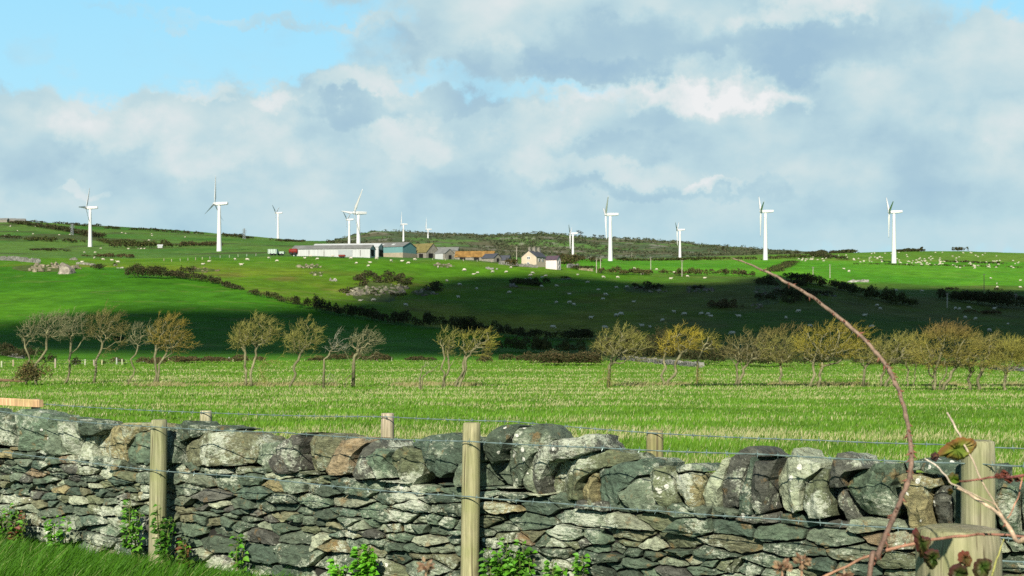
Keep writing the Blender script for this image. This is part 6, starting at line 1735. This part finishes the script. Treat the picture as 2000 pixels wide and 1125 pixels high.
# ------------------------------------------------------------------ sheep
WOOL = mat('sheep_wool', rough=1, attr=True, var=.12, scale=9, spec=.05)
def sheep_mesh(name, pose, seed):
    rnd = random.Random(seed); mb = MB(); wool = (.45, .41, .33); face = (.42, .38, .31); leg = (.30, .27, .22)
    n = 10; lie = pose == 'lying'; z0 = .30 if lie else .58
    prof = [(-.60, .08, .02), (-.55, .20, .0), (-.40, .27, .01), (-.15, .30, -.01), (.12, .30, -.01), (.36, .27, .0), (.50, .20, .03), (.58, .13, .06)]
    if pose == 'grazing': neck = [(.66, .11, -.08), (.72, .09, -.24), (.78, .085, -.36), (.86, .07, -.46), (.93, .045, -.52), (.95, .01, -.53)]
    elif lie: neck = [(.64, .12, .14), (.68, .10, .25), (.76, .09, .30), (.86, .07, .27), (.94, .045, .23), (.96, .01, .22)]
    else: neck = [(.64, .12, .14), (.68, .10, .26), (.76, .095, .33), (.87, .07, .31), (.96, .045, .27), (.98, .01, .26)]
    rings = []; allp = prof + neck
    for i, (x, r, dz) in enumerate(allp):
        c = wool if i < len(prof) + 2 else face; ring = []
        a, b = allp[max(0, i - 1)], allp[min(len(allp) - 1, i + 1)]; tx, tz = b[0] - a[0], b[2] - a[2]; l = math.hypot(tx, tz) or 1; nx, nz = -tz / l, tx / l
        for k in range(n):
            th = 2 * math.pi * k / n; rr = r * (1 + .10 * mn.noise(Vector((x * 7, math.cos(th) * 3, math.sin(th) * 3 + seed)))) if i < len(prof) else r
            yy = math.cos(th) * rr * .92; uu = math.sin(th) * rr * (1.05 if i < len(prof) else 1)
            ring.append(mb.vert((x + nx * uu, yy, z0 + dz + nz * uu), c))
        rings.append(ring)
    for A, B_ in zip(rings, rings[1:]):
        for k in range(n): mb.face((A[k], A[(k + 1) % n], B_[(k + 1) % n], B_[k]))
    mb.face(rings[0][::-1]); mb.face(rings[-1])
    hx, hz = neck[2][0], z0 + neck[2][2] + .04
    for sg in (-1, 1):
        mb.tube([Vector((hx, sg * .06, hz)), Vector((hx - .02, sg * .17, hz - .01)), Vector((hx - .01, sg * .20, hz - .03))], [.03, .035, .008], 5, cols=[face] * 3)
    if not lie:
        for x, y in ((-.42, .13), (-.40, -.13), (.36, .12), (.40, -.12)):
            k = rnd.uniform(-.05, .05)
            mb.tube([Vector((x, y, z0 - .14)), Vector((x + k - (.04 if x < 0 else -.02), y, .28)), Vector((x + k, y, .06)), Vector((x + k + .03, y, -.02))], [.085, .05, .034, .045], 6, cols=[wool, leg, leg, leg])
    mb.tube([Vector((-.60, 0, z0 + .06)), Vector((-.67, 0, z0 - .05)), Vector((-.66, 0, z0 - .18))], [.05, .045, .02], 6, cols=[wool] * 3)
    me = bpy.data.meshes.new(name); me.from_pydata(mb.v, [], mb.f)
    me.materials.append(WOOL)
    a = me.attributes.new('Col', 'FLOAT_COLOR', 'POINT'); arr = np.ones((len(mb.v), 4), np.float32); arr[:, :3] = mb.c; a.data.foreach_set('color', arr.ravel())
    me.polygons.foreach_set('use_smooth', np.ones(len(me.polygons), bool)); me.update(); return me
SM = {p: [sheep_mesh('sheep_' + p, p, s) for s in (1, 2)] for p in ('grazing', 'standing', 'lying')}
def sheep(px, py, label, group, rnd, pose=None, hd=None, k=1.0):
    g = hit(px, py); pose = pose or rnd.choices(['grazing', 'standing', 'lying'], [6, 2, 1])[0]
    o = bpy.data.objects.new('sheep', rnd.choice(SM[pose])); link(o); o.location = g
    hd = rnd.choice([0, math.pi]) + rnd.gauss(0, .5) if hd is None else hd
    s = k * rnd.uniform(.84, 1.0); o.rotation_euler = (0, 0, hd); o.scale = (s, s, s)
    tag(o, label, 'sheep', group); return pose
z2 = [(36,752),(132,755),(85,797),(300,742),(365,765),(582,741),(627,729),(680,750),(800,727),(850,719),(943,745),(985,783),(1092,775),(1078,805),(1140,747),(1256,765),(1392,783),(1340,764),(1440,755),(1622,816),(1828,838),(1690,922),(1790,950),(1782,1052),(1015,1074),(1120,1074),(1367,1112)]
z3 = [(28,836),(100,867),(132,860),(250,851),(356,853),(392,817),(546,879),(540,903),(508,914),(635,894),(665,882),(747,961),(380,1014),(124,984),(630,966),(992,933),(1074,988),(1215,975),(1297,970),(1130,1030),(1112,1065),(849,1023),(851,1092),(882,1109),(747,1091),(1350,1083),(1113,892),(1225,894),(913,872),(1420,866),(1356,824),(1530,832),(1665,855),(1770,885),(1905,896),(1640,906),(560,860)]
z6 = [(1583,181),(1725,168),(1750,158),(1370,233),(1660,236),(1868,226),(1913,230)]
z7 = [(31,139),(12,146),(236,170),(292,129),(342,140),(425,138),(458,140),(471,151),(607,152),(838,159),(900,126),(1283,97),(1297,113),(1222,147),(1258,203),(1375,22),(1502,25),(1665,112),(1685,114),(1730,109),(1742,68),(1855,114),(1713,158),(1764,162),(1922,186),(1830,220),(576,236),(955,199)]
z1 = [(660,698),(742,698),(788,665),(1002,667),(1080,667),(1103,667),(1128,665),(1255,656),(922,776),(905,800),(1585,788),(1633,771),(1838,753),(1885,797),(1930,752),(740,741),(805,754),(875,761),(640,775)]
pts = [(450 + x / 4, 320 + y / 4) for x, y in z2] + [(900 + x / 4, 320 + y / 4) for x, y in z3] + [(600 + x / 2.857, 560 + y / 2.857) for x, y in z6] + [(1200 + x / 2.5, 560 + y / 2.5) for x, y in z7] + [(x / 4, 320 + y / 4) for x, y in z1]
ORD = 'first second third fourth fifth sixth seventh eighth ninth tenth eleventh twelfth thirteenth fourteenth fifteenth sixteenth seventeenth eighteenth nineteenth twentieth twenty-first twenty-second twenty-third twenty-fourth'.split()
zones = {}
for p in pts:
    x, y = p
    if x < 500: z = 'on the sunlit crest pasture around the pale boulders'
    elif x < 1060 and y < 512: z = 'just below the farm buildings'
    elif x < 1000 and y < 545: z = 'on the sunny pasture above the big gorse outcrop'
    elif x < 980: z = 'near the big gorse outcrop and the hedge'
    elif y < 547: z = 'on the sunlit strip right of the farmhouse'
    elif y < 580 and x < 1450: z = 'in the upper part of the shaded slope'
    elif x < 1240: z = 'low on the shaded slope, left part'
    elif x < 1500: z = 'low on the shaded slope, middle part'
    else: z = 'in the shaded hollow at the right'
    zones.setdefault(z, []).append(p)
rs = random.Random(77)
for z, L_ in zones.items():
    L_.sort()
    for i, (x, y) in enumerate(L_):
        st = 'white sheep ' + z + ', ' + (ORD[i] if i < 24 else 'last') + ' from the left'
        sheep(x, y, st, 'sheep grazing on the hillside', rs)
# flock on the far right pasture: dots that nothing tells apart
flock = []
for (x0, x1, y0, y1, n) in ((1560,1615,505,511,16),(1665,1725,503,513,22),(1750,1845,507,519,44),(1855,1995,510,525,46),(1700,1960,494,507,30),(1580,1660,497,504,8),(1930,1995,540,565,5),(1640,1660,525,534,3)):
    for _ in range(n): flock.append((rs.uniform(x0, x1), rs.uniform(y0, y1)))
for x, y in flock:
    sheep(x, y, 'tiny white sheep in the big flock on the far right pasture', 'distant flock on the right-hand pasture', rs, k=.92)
for (x0, x1, y0, y1, n) in ((0,150,438,462,9),(200,430,450,480,8)):
    for _ in range(n): sheep(rs.uniform(x0, x1), rs.uniform(y0, y1), 'tiny white sheep dotted over the far left hill', 'distant sheep on the left-hand hill', rs, k=1.1)
